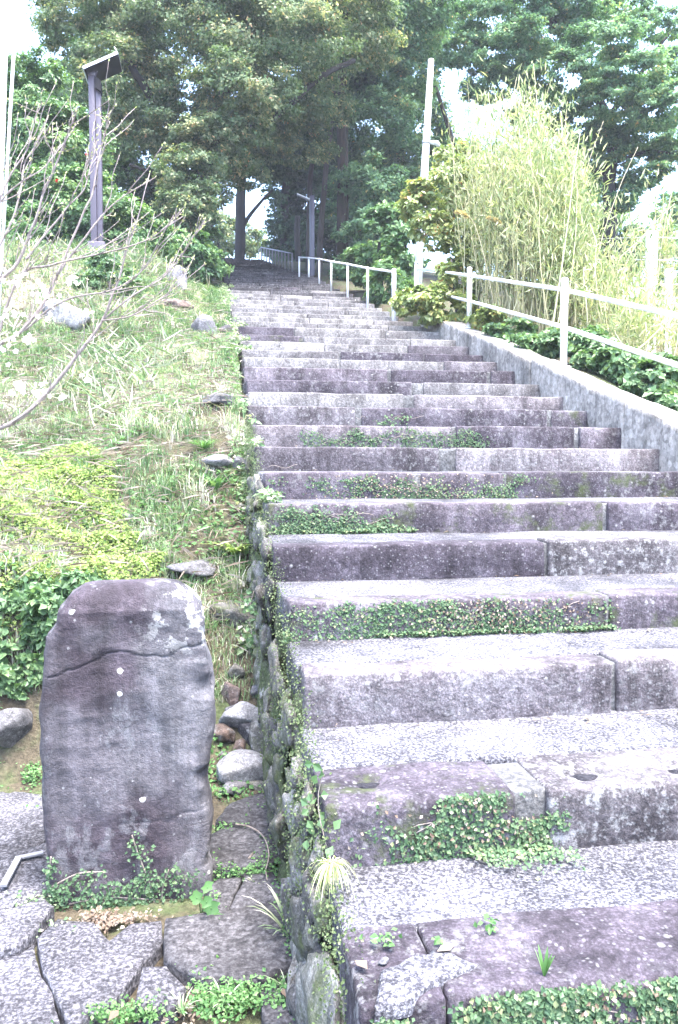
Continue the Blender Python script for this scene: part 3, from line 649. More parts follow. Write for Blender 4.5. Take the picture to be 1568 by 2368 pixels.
SR = [(300, 1352), (370, 1352), (410, 1358), (440, 1382), (460, 1408), (472, 1440), (472, 1500), (488, 1560), (499, 1610), (497, 1700), (488, 1760), (480, 1830), (492, 1920), (488, 1980), (490, 2050), (494, 2130)]
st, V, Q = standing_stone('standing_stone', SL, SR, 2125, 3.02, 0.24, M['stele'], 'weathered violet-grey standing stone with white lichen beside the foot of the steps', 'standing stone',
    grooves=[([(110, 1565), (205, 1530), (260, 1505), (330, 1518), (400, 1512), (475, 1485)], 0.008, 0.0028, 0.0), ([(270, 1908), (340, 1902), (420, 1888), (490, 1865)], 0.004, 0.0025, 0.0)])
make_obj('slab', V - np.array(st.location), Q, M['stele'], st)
# small marker stone on the bank
p, d = hit(408, 662)
o, V, Q = standing_stone('marker_stone', [(408, 609), (398, 610), (388, 616), (384, 628), (382, 670)], [(408, 609), (420, 611), (429, 618), (431, 630), (433, 670)], 668, p[1], 0.28, M['rock_pale'], 'small pale round-topped marker stone at the edge of the grassy bank', 'marker stone', 20, 28, (), 5)
make_obj('slab', V - np.array(o.location), Q, M['rock_pale'], o)

# ------------------------------------------------------------------ paving at the lower left
paving = tag(empty('paving', (-0.5, 2.6, 0)), 'cracked concrete and stone paving slabs around the standing stone', kind='structure')
SLABS = [('slab', [(-70, 1845), (60, 1826), (125, 1850), (110, 1945), (60, 1965), (-70, 1950)]),
         ('slab', [(-80, 1962), (60, 1975), (112, 1958), (135, 2060), (90, 2082), (30, 2110), (-80, 2100)]),
         ('slab', [(-110, 2118), (30, 2120), (95, 2095), (125, 2118), (72, 2180), (45, 2205), (-110, 2240)]),
         ('slab', [(-130, 2255), (45, 2215), (80, 2192), (92, 2268), (118, 2300), (150, 2420), (-130, 2460)]),
         ('slab', [(90, 2188), (135, 2140), (215, 2150), (250, 2190), (300, 2150), (370, 2142), (376, 2190), (330, 2235), (270, 2320), (160, 2400), (128, 2300), (102, 2262)]),
         ('slab_dark', [(385, 2145), (500, 2130), (650, 2105), (690, 2150), (705, 2230), (600, 2292), (480, 2296), (385, 2240)]),
         ('slab_dark', [(505, 2040), (560, 2035), (525, 2118), (480, 2120), (485, 2060)]),
         ('slab_dark', [(570, 2036), (630, 2030), (668, 2095), (535, 2115)]),
         ('slab_dark', [(470, 1962), (520, 1932), (620, 1926), (650, 1985), (625, 2018), (500, 2028), (470, 2020)]),
         ('slab_dark', [(500, 1905), (530, 1862), (600, 1838), (640, 1832), (655, 1895), (620, 1915)]),
         ('slab_dark', [(600, 2306), (690, 2286), (715, 2345), (700, 2385), (610, 2380)]),
         ('slab', [(330, 2262), (385, 2262), (430, 2310), (400, 2350), (310, 2348)])]
for k, (mk, poly) in enumerate(SLABS):
    P = np.array([on_z(px, py, 0.0) for px, py in poly])[:, :2]; c = P.mean(0); P = c + (P - c) * 1.025
    n = len(P); dense = []
    for i in range(n):
        a, b = P[i], P[(i + 1) % n]; m = max(2, int(np.linalg.norm(b - a) / 0.03))
        for t in np.linspace(0, 1, m, endpoint=False): dense.append(a + (b - a) * t)
    dense = np.array(dense); d3 = np.concatenate([dense, np.zeros((len(dense), 1))], 1)
    dense = dense + np.stack([fbm(d3, 9, 3 + k, 3), fbm(d3, 9, 33 + k, 3)], 1) * 0.005
    rings = []; tilt = np.random.default_rng(k).normal(0, 0.008, 2); zt = 0.012 + 0.012 * ((k * 7) % 3)
    for s_, z in [(1.0, -0.08), (1.0, zt - 0.012), (0.985, zt), (0.8, zt + 0.002), (0.55, zt + 0.003), (0.28, zt + 0.002)]:
        q = c + (dense - c) * s_; zz = z + ((q - c) @ tilt if z > 0 else 0)
        zz = zz + (fbm(np.concatenate([q, np.zeros((len(q), 1))], 1), 7, k, 3) * 0.005 if z > 0 else 0)
        rings.append(np.concatenate([q, np.broadcast_to(zz, len(q))[:, None]], 1))
    V = np.concatenate(rings + [np.array([[c[0], c[1], zt]])]); m = len(dense); Q = []
    for r_ in range(5):
        for j in range(m): Q.append([r_ * m + j, r_ * m + (j + 1) % m, (r_ + 1) * m + (j + 1) % m, (r_ + 1) * m + j])
    for j in range(m): Q.append([5 * m + j, 5 * m + (j + 1) % m, 6 * m])
    add('paving_slab', (V, Q), M[mk], paving)

# ------------------------------------------------------------------ loose stones
def stone(px, py, rpx, mk, label, seed, flat=0.7, wide=1.2, rz=0.3, grp=None, n=9, sink=0.5, name='stone', lift=0.0):
    p, d = hit(px, py); s_ = rpx * d / F_
    V, Q = rock((0, 0, 0), (s_ * wide, s_ * 1.0, s_ * flat), seed, n, 13, 0.05, rz)
    o = make_obj(name, V, Q, M[mk], None, True, None, (p[0], p[1], p[2] + s_ * flat * (1 - 2 * sink) * 0.6 + lift)); tag(o, label, 'stone', grp); return o
G1 = 'rubble stones in the gap beside the steps'
stone(535, 1612, 27, 'rock_red', 'tan angular stone at the top of the rubble between standing stone and steps', 1, 1.0, 0.9, 0.2, G1, 9, 0.18)
stone(568, 1668, 50, 'rock_pale', 'pale angular stone in the rubble beside the steps', 2, 0.8, 1.1, 0.5, G1, 9, 0.18)
stone(520, 1705, 28, 'rock_red', 'reddish brown stone close against the right side of the standing stone', 3, 0.9, 1.0, 0.1, G1, 9, 0.18)
stone(582, 1712, 30, 'rock_dark', 'dark wedge-shaped stone leaning in the rubble beside the steps', 4, 1.3, 0.7, 0.9, G1, 9, 0.18)
stone(560, 1800, 52, 'rock_pale', 'largest grey split stone at the front of the rubble pile', 5, 0.75, 1.15, 0.3, G1, 9, 0.18)
stone(592, 1822, 22, 'rock_moss', 'small tan-grey stone below the large split stone of the rubble', 6, 0.7, 1.4, 0.2, G1, 9, 0.18)
stone(540, 1832, 26, 'rock', 'flat bluish stone at the front foot of the rubble pile', 7, 0.6, 1.4, 0.6, G1, 9, 0.18)
stone(520, 1752, 15, 'rock_red', 'little brown stone wedged beneath the reddish one in the rubble', 8, 0.8, 1.1, 0.0, G1, 9, 0.18)
stone(612, 1730, 40, 'rock_moss', 'rounded mossy boulder at the foot of the step flank', 9, 1.5, 0.7, 0.0, G1, 12, 0.18)
for k, (px, py, r, mk, lb) in enumerate([(545, 1560, 20, 'rock_moss', 'mossy stone above the tan one at the back of the rubble'), (600, 1600, 18, 'rock', 'small grey stone against the step flank at the back of the rubble'), (540, 1650, 18, 'rock', 'small grey stone between the tan and pale rubble stones'),
        (600, 1775, 20, 'rock_dark', 'small dark stone between the split stone and the step flank'), (520, 1800, 17, 'rock_pale', 'small pale stone touching the right side of the standing stone'), (555, 1735, 20, 'rock_red', 'brown stone in the middle of the rubble'), (615, 1665, 18, 'rock_pale', 'small pale stone tucked against the mossy flank')]):
    stone(px, py, r, mk, lb, 170 + k, 0.9, 1.1, 0.4 * k, G1, 8, 0.15)
G2 = 'rocks in the grassy bank'
stone(155, 745, 58, 'rock_pale', 'large rounded pale boulder in the upper bank behind the bare branches', 11, 0.75, 1.05, 0.2, G2, 12)
stone(478, 772, 34, 'rock_pale', 'pale pointed rock at the upper left edge of the steps', 12, 1.0, 0.9, 0.6, G2)
stone(522, 768, 20, 'rock_dark', 'dark squarish rock touching the upper left edge of the steps', 13, 0.9, 1.2, 0.1, G2)
stone(350, 842, 26, 'rock', 'grey rock half sunk in the middle of the grassy bank', 14, 0.7, 1.3, 0.4, G2)
stone(505, 925, 34, 'rock', 'flat grey rock ledge in grass left of the middle steps', 15, 0.4, 1.4, 0.1, G2)
stone(512, 1066, 32, 'rock_pale', 'whitish flat rock in grass beside the mossy middle steps', 16, 0.5, 1.3, 0.2, G2)
stone(552, 1072, 22, 'rock', 'grey angular rock right next to the whitish flat one', 17, 0.8, 0.9, 0.7, G2)
stone(452, 1318, 58, 'rock', 'large flat grey slab-like rock above the standing stone', 18, 0.35, 1.1, 0.5, G2, 12, 0.15)
stone(535, 1425, 55, 'rock_moss', 'brown mossy rock in the bank face behind the standing stone', 19, 0.6, 1.0, 0.3, G2)
stone(12, 1690, 58, 'rock', 'big grey lichen-ringed rock under the leafy hedge, left of the standing stone', 20, 0.85, 1.2, 0.1, G2, 12)
stone(395, 715, 40, 'rock_red', 'brownish earth-covered rock below the small marker stone', 21, 0.45, 1.5, 0.2, G2)
stone(290, 1195, 16, 'rock', 'small grey stone in the bright ground cover', 22, 0.5, 1.4, 0.2, G2)
stone(345, 905, 14, 'rock_dark', 'small brown stone below the blossoming branch', 23, 0.8, 1.0, 0.2, G2)
for k, (px, py, r, mk, lb) in enumerate([(888, 2226, 8, 'rock_pale', 'round cream pebble on the lowest step by the left edge'), (588, 1972, 8, 'rock_pale', 'pale oval pebble on the dark paving slab beside the standing stone'),
        (595, 1880, 9, 'rock', 'small grey pebble on paving below the rubble'), (520, 2140, 9, 'rock_pale', 'pale pebble beside the big leafy weed at the standing stone foot')]):
    stone(px, py, r, mk, lb, 60 + k, 0.7, 1.3, 0.3, None, 6, 0.1, 'pebble', 0.02 if k else 0.0)
p = on_z(888, 2226, Z_[2]); bpy.data.objects['pebble'].location = (p[0], p[1], Z_[2] + 0.006)

rgl = np.random.default_rng(88); n = 1100; ks = rgl.integers(2, 22, n); u = 0.4 + 2.9 * rgl.random(n); back = W_[ks + 1] - np.abs(rgl.normal(0, 0.09, n)) - 0.01
P = np.stack([u, back, Z_[ks] + 0.014 + rgl.uniform(0, 0.006, n)], 1); kp = fbm(P, 2.0, 31, 3) > -0.1; P = P[kp]; n = len(P); N = unit(np.array([0, -0.1, 1.0]) + rgl.normal(0, 0.3, (n, 3))); Ls = rgl.uniform(0.006, 0.03, n)
tag(leaf_obj('step_litter', P, np.cross(N, rand_dirs(rgl, n)), N, Ls, Ls * rgl.uniform(0.1, 0.38, n), rgl.random(n) * 0.7, M['l_dead']), 'bits of brown leaf litter lying at the back of the treads', 'litter', kind='stuff')
# L-shaped flat steel bar on the paving
br = tag(empty('metal_bracket', tuple(on_z(62, 1984, 0.03))), 'L-shaped flat grey metal bar lying on the paving left of the standing stone', 'metal bar')
A = np.array([on_z(p_[0], p_[1], 0.045) for p_ in [(100, 1972), (44, 1984), (8, 2050)]])
for k in (0, 1):
    a, b = A[k], A[k + 1]; t = unit(b - a); n = np.array([-t[1], t[0], 0]) * 0.013
    if k == 0: b = b + t * 0.013
    V = np.array([a + n, a - n, b - n, b + n]); V = np.concatenate([V, V + np.array([0, 0, 0.006 + 0.003 * k])])
    add('arm', (V, [[3, 2, 1, 0], [4, 5, 6, 7], [0, 1, 5, 4], [1, 2, 6, 5], [2, 3, 7, 6], [3, 0, 4, 7]]), M['rail_dark'], br, False)

# ------------------------------------------------------------------ poles and lamps
def box_pts(c, ax, ay, az):
    c = np.array(c); V = []
    for sx in (-1, 1):
        for sy in (-1, 1):
            for sz in (-1, 1): V.append(c + sx * ax + sy * ay + sz * az)
    return np.array(V), [[0, 1, 3, 2], [4, 6, 7, 5], [0, 4, 5, 1], [2, 3, 7, 6], [0, 2, 6, 4], [1, 5, 7, 3]]
X3, Y3, Z3 = np.eye(3)
dl = 13.6; base = at(227, 590, dl); topz = at(221, 172, dl)[2]
lamp = tag(empty('solar_lamp', tuple(base)), 'brown solar street lamp with tilted panel rising from the left bank', 'street lamp')
def bl(lo, hi, r=0.008): return block(lo, hi, r, 9, 0, 1, 0)
bx, by, bz = base
add('post', bl((bx - 0.105, by - 0.07, bz - 0.5), (bx - 0.005, by + 0.07, topz)), M['brown_post'], lamp)
add('post_channel', bl((bx + 0.0, by - 0.05, bz - 0.5), (bx + 0.085, by + 0.08, topz - 0.22)), M['brown_post'], lamp)
add('post_cap', bl((bx - 0.112, by - 0.078, topz - 0.06), (bx + 0.004, by + 0.078, topz + 0.02)), M['brown_post'], lamp)
add('base_cover', bl((bx - 0.15, by - 0.12, bz - 0.5), (bx + 0.13, by + 0.13, bz + 0.2)), M['brown_post'], lamp)
add('lamp_head', box_pts((bx + 0.05, by - 0.02, topz - 0.20), X3 * 0.05 + Z3 * -0.03, Y3 * 0.10, Z3 * 0.09), M['panel_dark'], lamp, False)
A_, B_, C_, D_ = at(193, 158, dl - 0.25), at(272, 122, dl - 0.10), at(280, 162, dl + 0.45), at(206, 194, dl + 0.30)
pc = (A_ + B_ + C_ + D_) / 4; e1 = (B_ - A_ + C_ - D_) / 4; e2 = (D_ - A_ + C_ - B_) / 4; nn = unit(np.cross(e1, e2)); nn = nn if nn[2] > 0 else -nn
pan = add('solar_panel', box_pts(pc - nn * 0.012, e1, e2, nn * 0.024), M['panel_dark'], lamp, False)
make_obj('cell_face', box_pts(pc + nn * 0.017, e1 * 0.95, e2 * 0.95, nn * 0.004)[0] - base, box_pts(pc, e1, e2, nn)[1], M['cell'], pan, False)
for sgn, ea, eb in ((-1, e1, e2), (1, e1, e2)):
    make_obj('frame_bar', box_pts(pc + sgn * eb + nn * 0.004, ea * 1.02, unit(eb) * 0.012, nn * 0.022)[0] - base, box_pts(pc, e1, e2, nn)[1], M['galv'], pan, False)
    make_obj('frame_bar', box_pts(pc + sgn * ea + nn * 0.004, unit(ea) * 0.012, eb * 0.98, nn * 0.021)[0] - base, box_pts(pc, e1, e2, nn)[1], M['galv'], pan, False)
add('panel_bracket', tube([(bx - 0.02, by, topz - 0.05), (bx + 0.03, by, topz + 0.09), tuple(pc - nn * 0.01)], 0.025, 8), M['brown_post'], lamp)
make_obj('corner_stay', tube([tuple(B_ - base), tuple(B_ + np.array([-0.05, 0, 0.09]) - base)], 0.008, 6)[0], tube([tuple(B_), tuple(B_ + np.array([-0.05, 0, 0.09]))], 0.008, 6)[1], M['galv'], pan)

dl2 = 22.2; b2 = at(722, 640, dl2); t2 = at(721, 453, dl2)[2]
lamp2 = tag(empty('path_lamp', tuple(b2)), 'slim grey-violet lamp post with side arm standing among trunks by the upper rail', 'street lamp')
M['lamp2'] = mat_plain('grey_lamp_paint', (0.075, 0.072, 0.115), 0.4, 0, 0.06, 4)
add('post', bl((b2[0] - 0.06, b2[1] - 0.06, b2[2] - 0.8), (b2[0] + 0.06, b2[1] + 0.06, t2)), M['lamp2'], lamp2)
add('arm', box_pts(at(703, 456, dl2), X3 * 0.19 - Z3 * 0.07, Y3 * 0.05, Z3 * 0.02), M['galv'], lamp2, False)

dp = 15.6; pb = at(964, 690, dp); pt = at(997, 138, dp + 0.1)
pole = tag(empty('white_pole', tuple(pb)), 'tall white leaning pole behind the end of the guard rail', 'pole')
add('shaft', tube([pb - unit(pt - pb) * 1.0, pb + (pt - pb) * 0.5, pt], [0.088, 0.074, 0.052], 16), M['white_paint'], pole)
mp_ = pb + (pt - pb) * 0.655
add('strap', tube([mp_ - unit(pt - pb) * 0.03, mp_ + unit(pt - pb) * 0.03], 0.078, 16), M['galv'], pole)
Vh, Qh = tube([mp_ + np.array([0.06, -0.03, 0.0]), mp_ + np.array([0.2, -0.05, -0.02]), mp_ + np.array([0.29, -0.05, -0.12])], [0.035, 0.05, 0.02], 8)
add('junction_box', (Vh, Qh), M['galv'], pole)
add('steel_band', tube([pb + (pt - pb) * 0.72 , pb + (pt - pb) * 0.73], 0.070, 12), M['galv'], pole)

# white banner on a thin pole at the left edge
dbn = 6.2; f0, f1 = at(2, 640, dbn), at(38, 20, dbn)
ban = tag(empty('banner', tuple(at(2, 700, dbn))), 'tall white cloth banner hung beside a thin white pole by the bare branches', 'banner')
ax = unit(f1 - f0)
add('pole', tube([f0 - ax * 0.9, f1 + ax * 0.9], 0.012, 8), M['white_paint'], ban)
ny = 40; cl = []
c0_, c1_ = at(-6, 640, dbn), at(26, 20, dbn)
for t in np.linspace(-0.25, 1.4, ny):
    e = c0_ + (c1_ - c0_) * t
    for s_ in np.linspace(0, 1, 9): cl.append(e + np.array([-0.42 * s_, 0.035 * sin(s_ * 7 + t * 5), 0]))
cl = np.array(cl); ii, jj = np.meshgrid(np.arange(ny - 1), np.arange(8), indexing='ij'); a = (ii * 9 + jj).ravel()
cl2 = np.concatenate([cl, cl + np.array([0, 0.003, 0])]); q1 = np.stack([a, a + 1, a + 10, a + 9], 1)
add('cloth', (cl2, np.concatenate([q1, q1[:, ::-1] + len(cl)])), M['cloth'], ban)

# wire fence at the right with pale steel posts
fence = tag(empty('wire_fence', tuple(at(1500, 720, 12))), 'pale steel fence posts with thin wires behind the bamboo grass', 'wire fence')
fp = []
for (px, y0, y1, wd, d) in [(1502, 800, 535, 26, 10.6), (1542, 810, 622, 17, 10.8), (1340, 720, 560, 8, 11.5)]:
    b0, t0 = at(px, y0, d), at(px, y1, d); h = wd * d / F_ / 2
    add('post', bl((b0[0] - h, b0[1] - 0.03, b0[2] - 0.6), (b0[0] + h, b0[1] + 0.03, t0[2])), M['galv_pale'], fence)
    if wd == 30: add('post_flange', bl((b0[0] + h, b0[1] - 0.07, b0[2] - 0.6), (b0[0] + h + 0.035, b0[1] + 0.07, t0[2] + 0.02)), M['white_paint'], fence)
for yy in (548, 600, 655, 700):
    add('wire', tube([at(1340, yy + 6, 11.5), at(1502, yy, 10.6), at(1600, yy + 4, 10.4)], 0.005, 5), M['galv'], fence)

# ------------------------------------------------------------------ trees
def tree(name, label, trunks, blobs, n, L, leafm, barkm, seed, sub=34, spread=0.24, cat='tree', grp=None, sides=10, **kw):
    b = np.array(trunks[0][0][0], float); t = tag(empty(name, tuple(b)), label, cat, grp)
    parts = []
    for pts, r0, r1 in trunks:
        q = smooth_path(pts, max(8, 5 * len(pts))); 
        q = q + 0.04 * np.stack([fbm(q, 1.3, seed, 2), fbm(q, 1.3, seed + 4, 2), 0 * q[:, 0]], 1)
        parts.append(tube(q, np.linspace(r0, r1, len(q)), sides))
    V, Q = join(parts); make_obj('trunk', V - b, Q, M[barkm], t)
    if blobs: crown_obj('crown', blobs, n, L, M[leafm], t, seed, sub, spread, **kw)
    return t
GT = 'evergreen trees over the upper steps'
# big evergreen on the left, arching over the path
dA = 19.0
tree('evergreen_tree', 'huge evergreen with small yellowing leaves arching over the upper steps from the left',
     [([at(470, 690, dA), at(470, 520, dA), at(480, 380, dA), at(500, 250, dA), at(560, 120, dA), at(620, -60, dA)], 0.30, 0.10),
      ([at(485, 330, dA), at(560, 290, dA), at(640, 265, dA - 0.4), at(740, 180, dA - 0.6), at(820, 140, dA)], 0.13, 0.05),
      ([at(480, 400, dA), at(400, 300, dA - 0.5), at(320, 180, dA - 1), at(250, 60, dA - 1)], 0.14, 0.05),
      ([at(475, 470, dA), at(400, 420, dA - 0.8), at(300, 380, dA - 1.4)], 0.08, 0.03)],
     [blob(620, 90, 190, dA - 0.8, 120), blob(420, 60, 180, dA - 0.6, 130), blob(210, 60, 130, dA - 1, 110), blob(300, 190, 130, dA - 1.2, 90), blob(560, 210, 130, dA - 1.5, 70),
      blob(700, 30, 150, dA, 110), blob(600, -120, 260, dA, 110), blob(300, -110, 220, dA, 110), blob(440, 400, 80, dA - 1.8, 55), blob(420, 480, 70, dA - 1.6, 50), blob(260, 300, 60, dA - 1.4, 60),
      blob(410, 310, 90, dA - 0.9, 55), blob(560, 290, 70, dA - 1.5, 40), blob(420, 530, 55, dA - 0.8, 60), blob(820, 60, 120, dA + 0.5, 90), blob(680, 230, 90, dA + 0.3, 40), blob(630, 330, 60, dA + 1.5, 40), blob(760, 250, 70, dA + 1.5, 40), blob(440, 470, 70, dA - 2, 60), blob(480, 330, 80, dA - 1.6, 60), blob(540, 360, 45, dA - 0.5, 40), blob(690, 330, 80, dA + 2, 50), blob(600, 310, 70, dA + 1, 45), blob(570, 400, 50, dA + 0.5, 30), blob(500, 440, 40, dA - 0.5, 40)],
     310000, 0.078, 'l_ilex', 'bark_dark', 41, 70, 0.20, grp=GT, ratio=0.34, tri=True)
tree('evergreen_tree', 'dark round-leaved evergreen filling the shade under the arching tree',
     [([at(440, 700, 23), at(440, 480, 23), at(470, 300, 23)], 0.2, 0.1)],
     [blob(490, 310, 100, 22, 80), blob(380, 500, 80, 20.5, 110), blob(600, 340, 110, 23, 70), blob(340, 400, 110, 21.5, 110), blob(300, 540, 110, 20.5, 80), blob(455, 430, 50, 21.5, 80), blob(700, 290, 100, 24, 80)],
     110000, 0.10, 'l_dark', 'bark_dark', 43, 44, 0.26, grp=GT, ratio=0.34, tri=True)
# camellia on the far left
tree('camellia_tree', 'glossy green camellia with a few red flowers behind the bare branches',
     [([at(110, 640, 15.5), at(115, 480, 15.5), at(130, 300, 15.5)], 0.1, 0.04)],
     [blob(90, 220, 90, 15.5, 90), blob(130, 330, 110, 15.3, 90), blob(60, 430, 110, 15.5, 90), blob(170, 470, 100, 15.0, 80), blob(100, 560, 120, 14.8, 70), blob(250, 540, 100, 14.9, 90), blob(20, 300, 90, 16, 100), blob(310, 560, 80, 15.3, 70)],
     70000, 0.078, 'l_camellia', 'bark_dark', 47, 44, 0.24, ratio=0.33)
cm = bpy.data.objects['camellia_tree']; rr_ = np.random.default_rng(3)
for px, py in [(201, 357), (132, 418)]:
    c = at(px, py, 14.2); D = rand_dirs(rr_, 14); D[:, 1] -= 0.4
    leaf_obj('red_flower', np.repeat(c[None], 14, 0), D, rand_dirs(rr_, 14), 0.035, 0.018, rr_.random(14), M['red'], cm)
tree('evergreen_tree', 'dense dark evergreen behind the camellia and the solar lamp',
     [([at(180, 650, 22), at(180, 450, 22), at(190, 250, 22)], 0.2, 0.1)],
     [blob(60, 330, 130, 22, 110), blob(200, 300, 130, 22, 120), blob(120, 480, 150, 21, 110), blob(290, 450, 110, 21, 110), blob(330, 330, 110, 22, 90), blob(20, 200, 60, 22, 60), blob(230, 160, 110, 22, 90), blob(20, 550, 120, 20, 60)],
     90000, 0.11, 'l_camellia', 'bark_dark', 49, 44, 0.26, grp=GT, ratio=0.34, tri=True)
# shrubs beside the upper steps
tree('evergreen_shrub', 'dark dense shrub at the left edge of the upper steps',
     [([at(440, 690, 16.5), at(440, 560, 16.5)], 0.07, 0.03)],
     [blob(440, 590, 75, 16.5, 60), blob(480, 610, 40, 16.8, 45), blob(390, 570, 70, 16.3, 50), blob(340, 590, 60, 16, 40), blob(465, 545, 34, 17.5, 50)],
     17000, 0.10, 'l_camellia', 'bark_dark', 51, 22, 0.28, 'shrub', ratio=0.33)
tree('evergreen_shrub', 'rounded green shrub right of the upper hand rail',
     [([at(880, 700, 17), at(880, 560, 17)], 0.07, 0.03)],
     [blob(890, 560, 75, 17, 70), blob(850, 610, 55, 17.6, 45), blob(930, 610, 55, 16.4, 60), blob(900, 660, 50, 15.6, 45), blob(940, 520, 50, 17.5, 50)],
     22000, 0.10, 'l_camellia', 'bark_dark', 53, 24, 0.28, 'shrub', ratio=0.36)
# trunks at the head of the stairs
tree('evergreen_tree', 'dark straight tree standing at the very top of the steps against bright sky',
     [([at(553, 640, 30), at(556, 520, 30), at(558, 420, 30), at(560, 300, 30), at(570, 150, 30)], 0.21, 0.14), ([at(557, 530, 30), at(590, 485, 30), at(630, 440, 30)], 0.09, 0.04)],
     [blob(560, 340, 110, 30, 50), blob(640, 330, 120, 30, 70), blob(650, 440, 50, 31, 60), blob(560, -40, 330, 29, 130), blob(800, -60, 330, 28, 150), blob(680, -260, 420, 25, 120), blob(980, -220, 300, 25, 120), blob(700, 130, 220, 30, 90)], 90000, 0.17, 'l_dark', 'bark_dark', 57, 44, 0.24, grp=GT, ratio=0.34, tri=True)  # topmost crown blobs added out of view to keep skylight off the path
tree('slender_tree', 'slender grey trunk just behind the path lamp post',
     [([at(710, 640, 23.5), at(714, 520, 23.5), at(722, 350, 23.5), at(738, 190, 23.5), at(745, 60, 23.5)], 0.085, 0.05)],
     [blob(760, 90, 130, 24, 90)], 6000, 0.14, 'l_dark', 'bark_grey', 61, 24, 0.26, grp=GT, ratio=0.3)
tree('slender_tree', 'slender pale trunk leaning right beside the path lamp post',
     [([at(739, 640, 23), at(745, 500, 23), at(755, 380, 23), at(768, 260, 23), at(775, 100, 23)], 0.085, 0.055)],
     [blob(800, 130, 130, 23, 90)], 6000, 0.14, 'l_dark', 'bark_grey', 63, 24, 0.26, grp=GT, ratio=0.3)
tree('conifer_tree', 'thick reddish ivy-hung trunk right of the slender trunks',
     [([at(788, 660, 22), at(790, 500, 22), at(790, 300, 22), at(796, 60, 22), at(800, -100, 22)], 0.145, 0.10), ([at(800, 600, 21.8), at(806, 500, 21.75), at(800, 400, 21.75), at(806, 250, 21.75)], 0.03, 0.02)],
     [blob(850, 60, 150, 22, 100), blob(900, 170, 100, 22.4, 60), blob(930, 40, 110, 22, 90), blob(880, 270, 90, 22.5, 60), blob(800, -60, 200, 22, 80)], 70000, 0.10, 'l_right', 'bark_red', 65, 44, 0.25, grp=GT, ratio=0.34, tri=True)
tree('evergreen_tree', 'mid-green evergreen behind the white pole',
     [([at(930, 640, 25), at(930, 450, 25), at(920, 300, 25)], 0.17, 0.08), ([at(1090, 600, 24), at(1060, 400, 24), at(1035, 280, 24), at(1000, 180, 24)], 0.10, 0.05)],
     [blob(900, 390, 110, 25, 90), blob(840, 470, 90, 25, 90), blob(960, 470, 100, 24, 90), blob(960, 300, 80, 25, 70), blob(1040, 400, 80, 25, 80), blob(870, 220, 90, 26, 60), blob(960, 180, 60, 26, 80), blob(1000, 70, 90, 26, 70), blob(850, 540, 70, 21.5, 60), blob(860, 440, 80, 22, 70), blob(820, 620, 50, 21, 35)],
     110000, 0.11, 'l_right', 'bark_dark', 67, 44, 0.25, grp=GT, ratio=0.34, tri=True)
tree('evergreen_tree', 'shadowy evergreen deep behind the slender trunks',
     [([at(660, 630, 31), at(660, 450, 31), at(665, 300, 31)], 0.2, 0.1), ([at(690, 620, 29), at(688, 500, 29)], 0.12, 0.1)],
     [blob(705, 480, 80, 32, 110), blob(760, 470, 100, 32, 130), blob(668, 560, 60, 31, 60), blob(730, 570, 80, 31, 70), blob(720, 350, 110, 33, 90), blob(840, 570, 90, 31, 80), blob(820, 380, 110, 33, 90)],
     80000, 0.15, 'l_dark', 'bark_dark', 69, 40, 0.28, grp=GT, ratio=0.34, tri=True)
tree('thin_leaved_tree', 'sparse backlit tree beyond the top of the steps, left of the dark trunk',
     [([at(500, 640, 38), at(505, 560, 38), at(515, 480, 38)], 0.09, 0.04)],
     [blob(520, 555, 75, 38, 55), blob(500, 520, 50, 38, 30), blob(580, 560, 40, 38, 30)], 11000, 0.16, 'l_ilex', 'bark_dark', 71, 24, 0.3, grp=GT, ratio=0.3)
# large tree at the right
dR = 21
tree('spreading_tree', 'large spreading broadleaf tree on the right with sky showing through layered branches',
     [([at(1418, 720, dR), at(1412, 560, dR), at(1408, 430, dR), at(1420, 340, dR), at(1400, 260, dR), at(1330, 130, dR), at(1260, 20, dR)], 0.22, 0.07),
      ([at(1410, 340, dR), at(1470, 270, dR), at(1540, 240, dR - 1), at(1620, 230, dR - 2)], 0.10, 0.03),
      ([at(1400, 400, dR), at(1330, 370, dR), at(1240, 330, dR + 1), at(1160, 250, dR + 1)], 0.09, 0.03),
      ([at(1412, 380, dR), at(1500, 350, dR), at(1570, 360, dR)], 0.06, 0.02),
      ([at(1400, 280, dR), at(1480, 170, dR), at(1560, 60, dR)], 0.08, 0.03)],
     [blob(1270, 60, 120, dR, 50), blob(1190, 120, 100, dR - 0.5, 50), blob(1390, 110, 110, dR - 1, 45), blob(1300, 180, 100, dR - 1, 40), blob(1480, 180, 100, dR - 1.6, 45), blob(1540, 250, 80, dR - 2, 40), blob(1420, 230, 90, dR - 1.5, 35),
      blob(1150, 40, 90, dR, 45), blob(1330, 20, 90, dR, 35), blob(1420, 310, 70, dR, 35), blob(1500, 320, 70, dR, 28), blob(1350, 300, 70, dR + 0.5, 40), blob(1250, 260, 80, dR + 0.6, 40), blob(1130, 190, 60, dR, 40),
      blob(1460, 20, 70, dR + 1, 30), blob(1390, 360, 60, dR, 30), blob(1240, -50, 140, dR, 50), blob(1560, 130, 40, dR, 22), blob(1480, 400, 60, dR, 30), blob(1550, 340, 60, dR, 30), blob(1440, 450, 50, dR, 34), blob(1340, 400, 60, dR + 1, 50), blob(1520, 60, 60, dR, 26), blob(1080, 110, 50, dR, 40)],
     210000, 0.080, 'l_right', 'bark_dark', 73, 56, 0.20, ratio=0.36, tri=True)
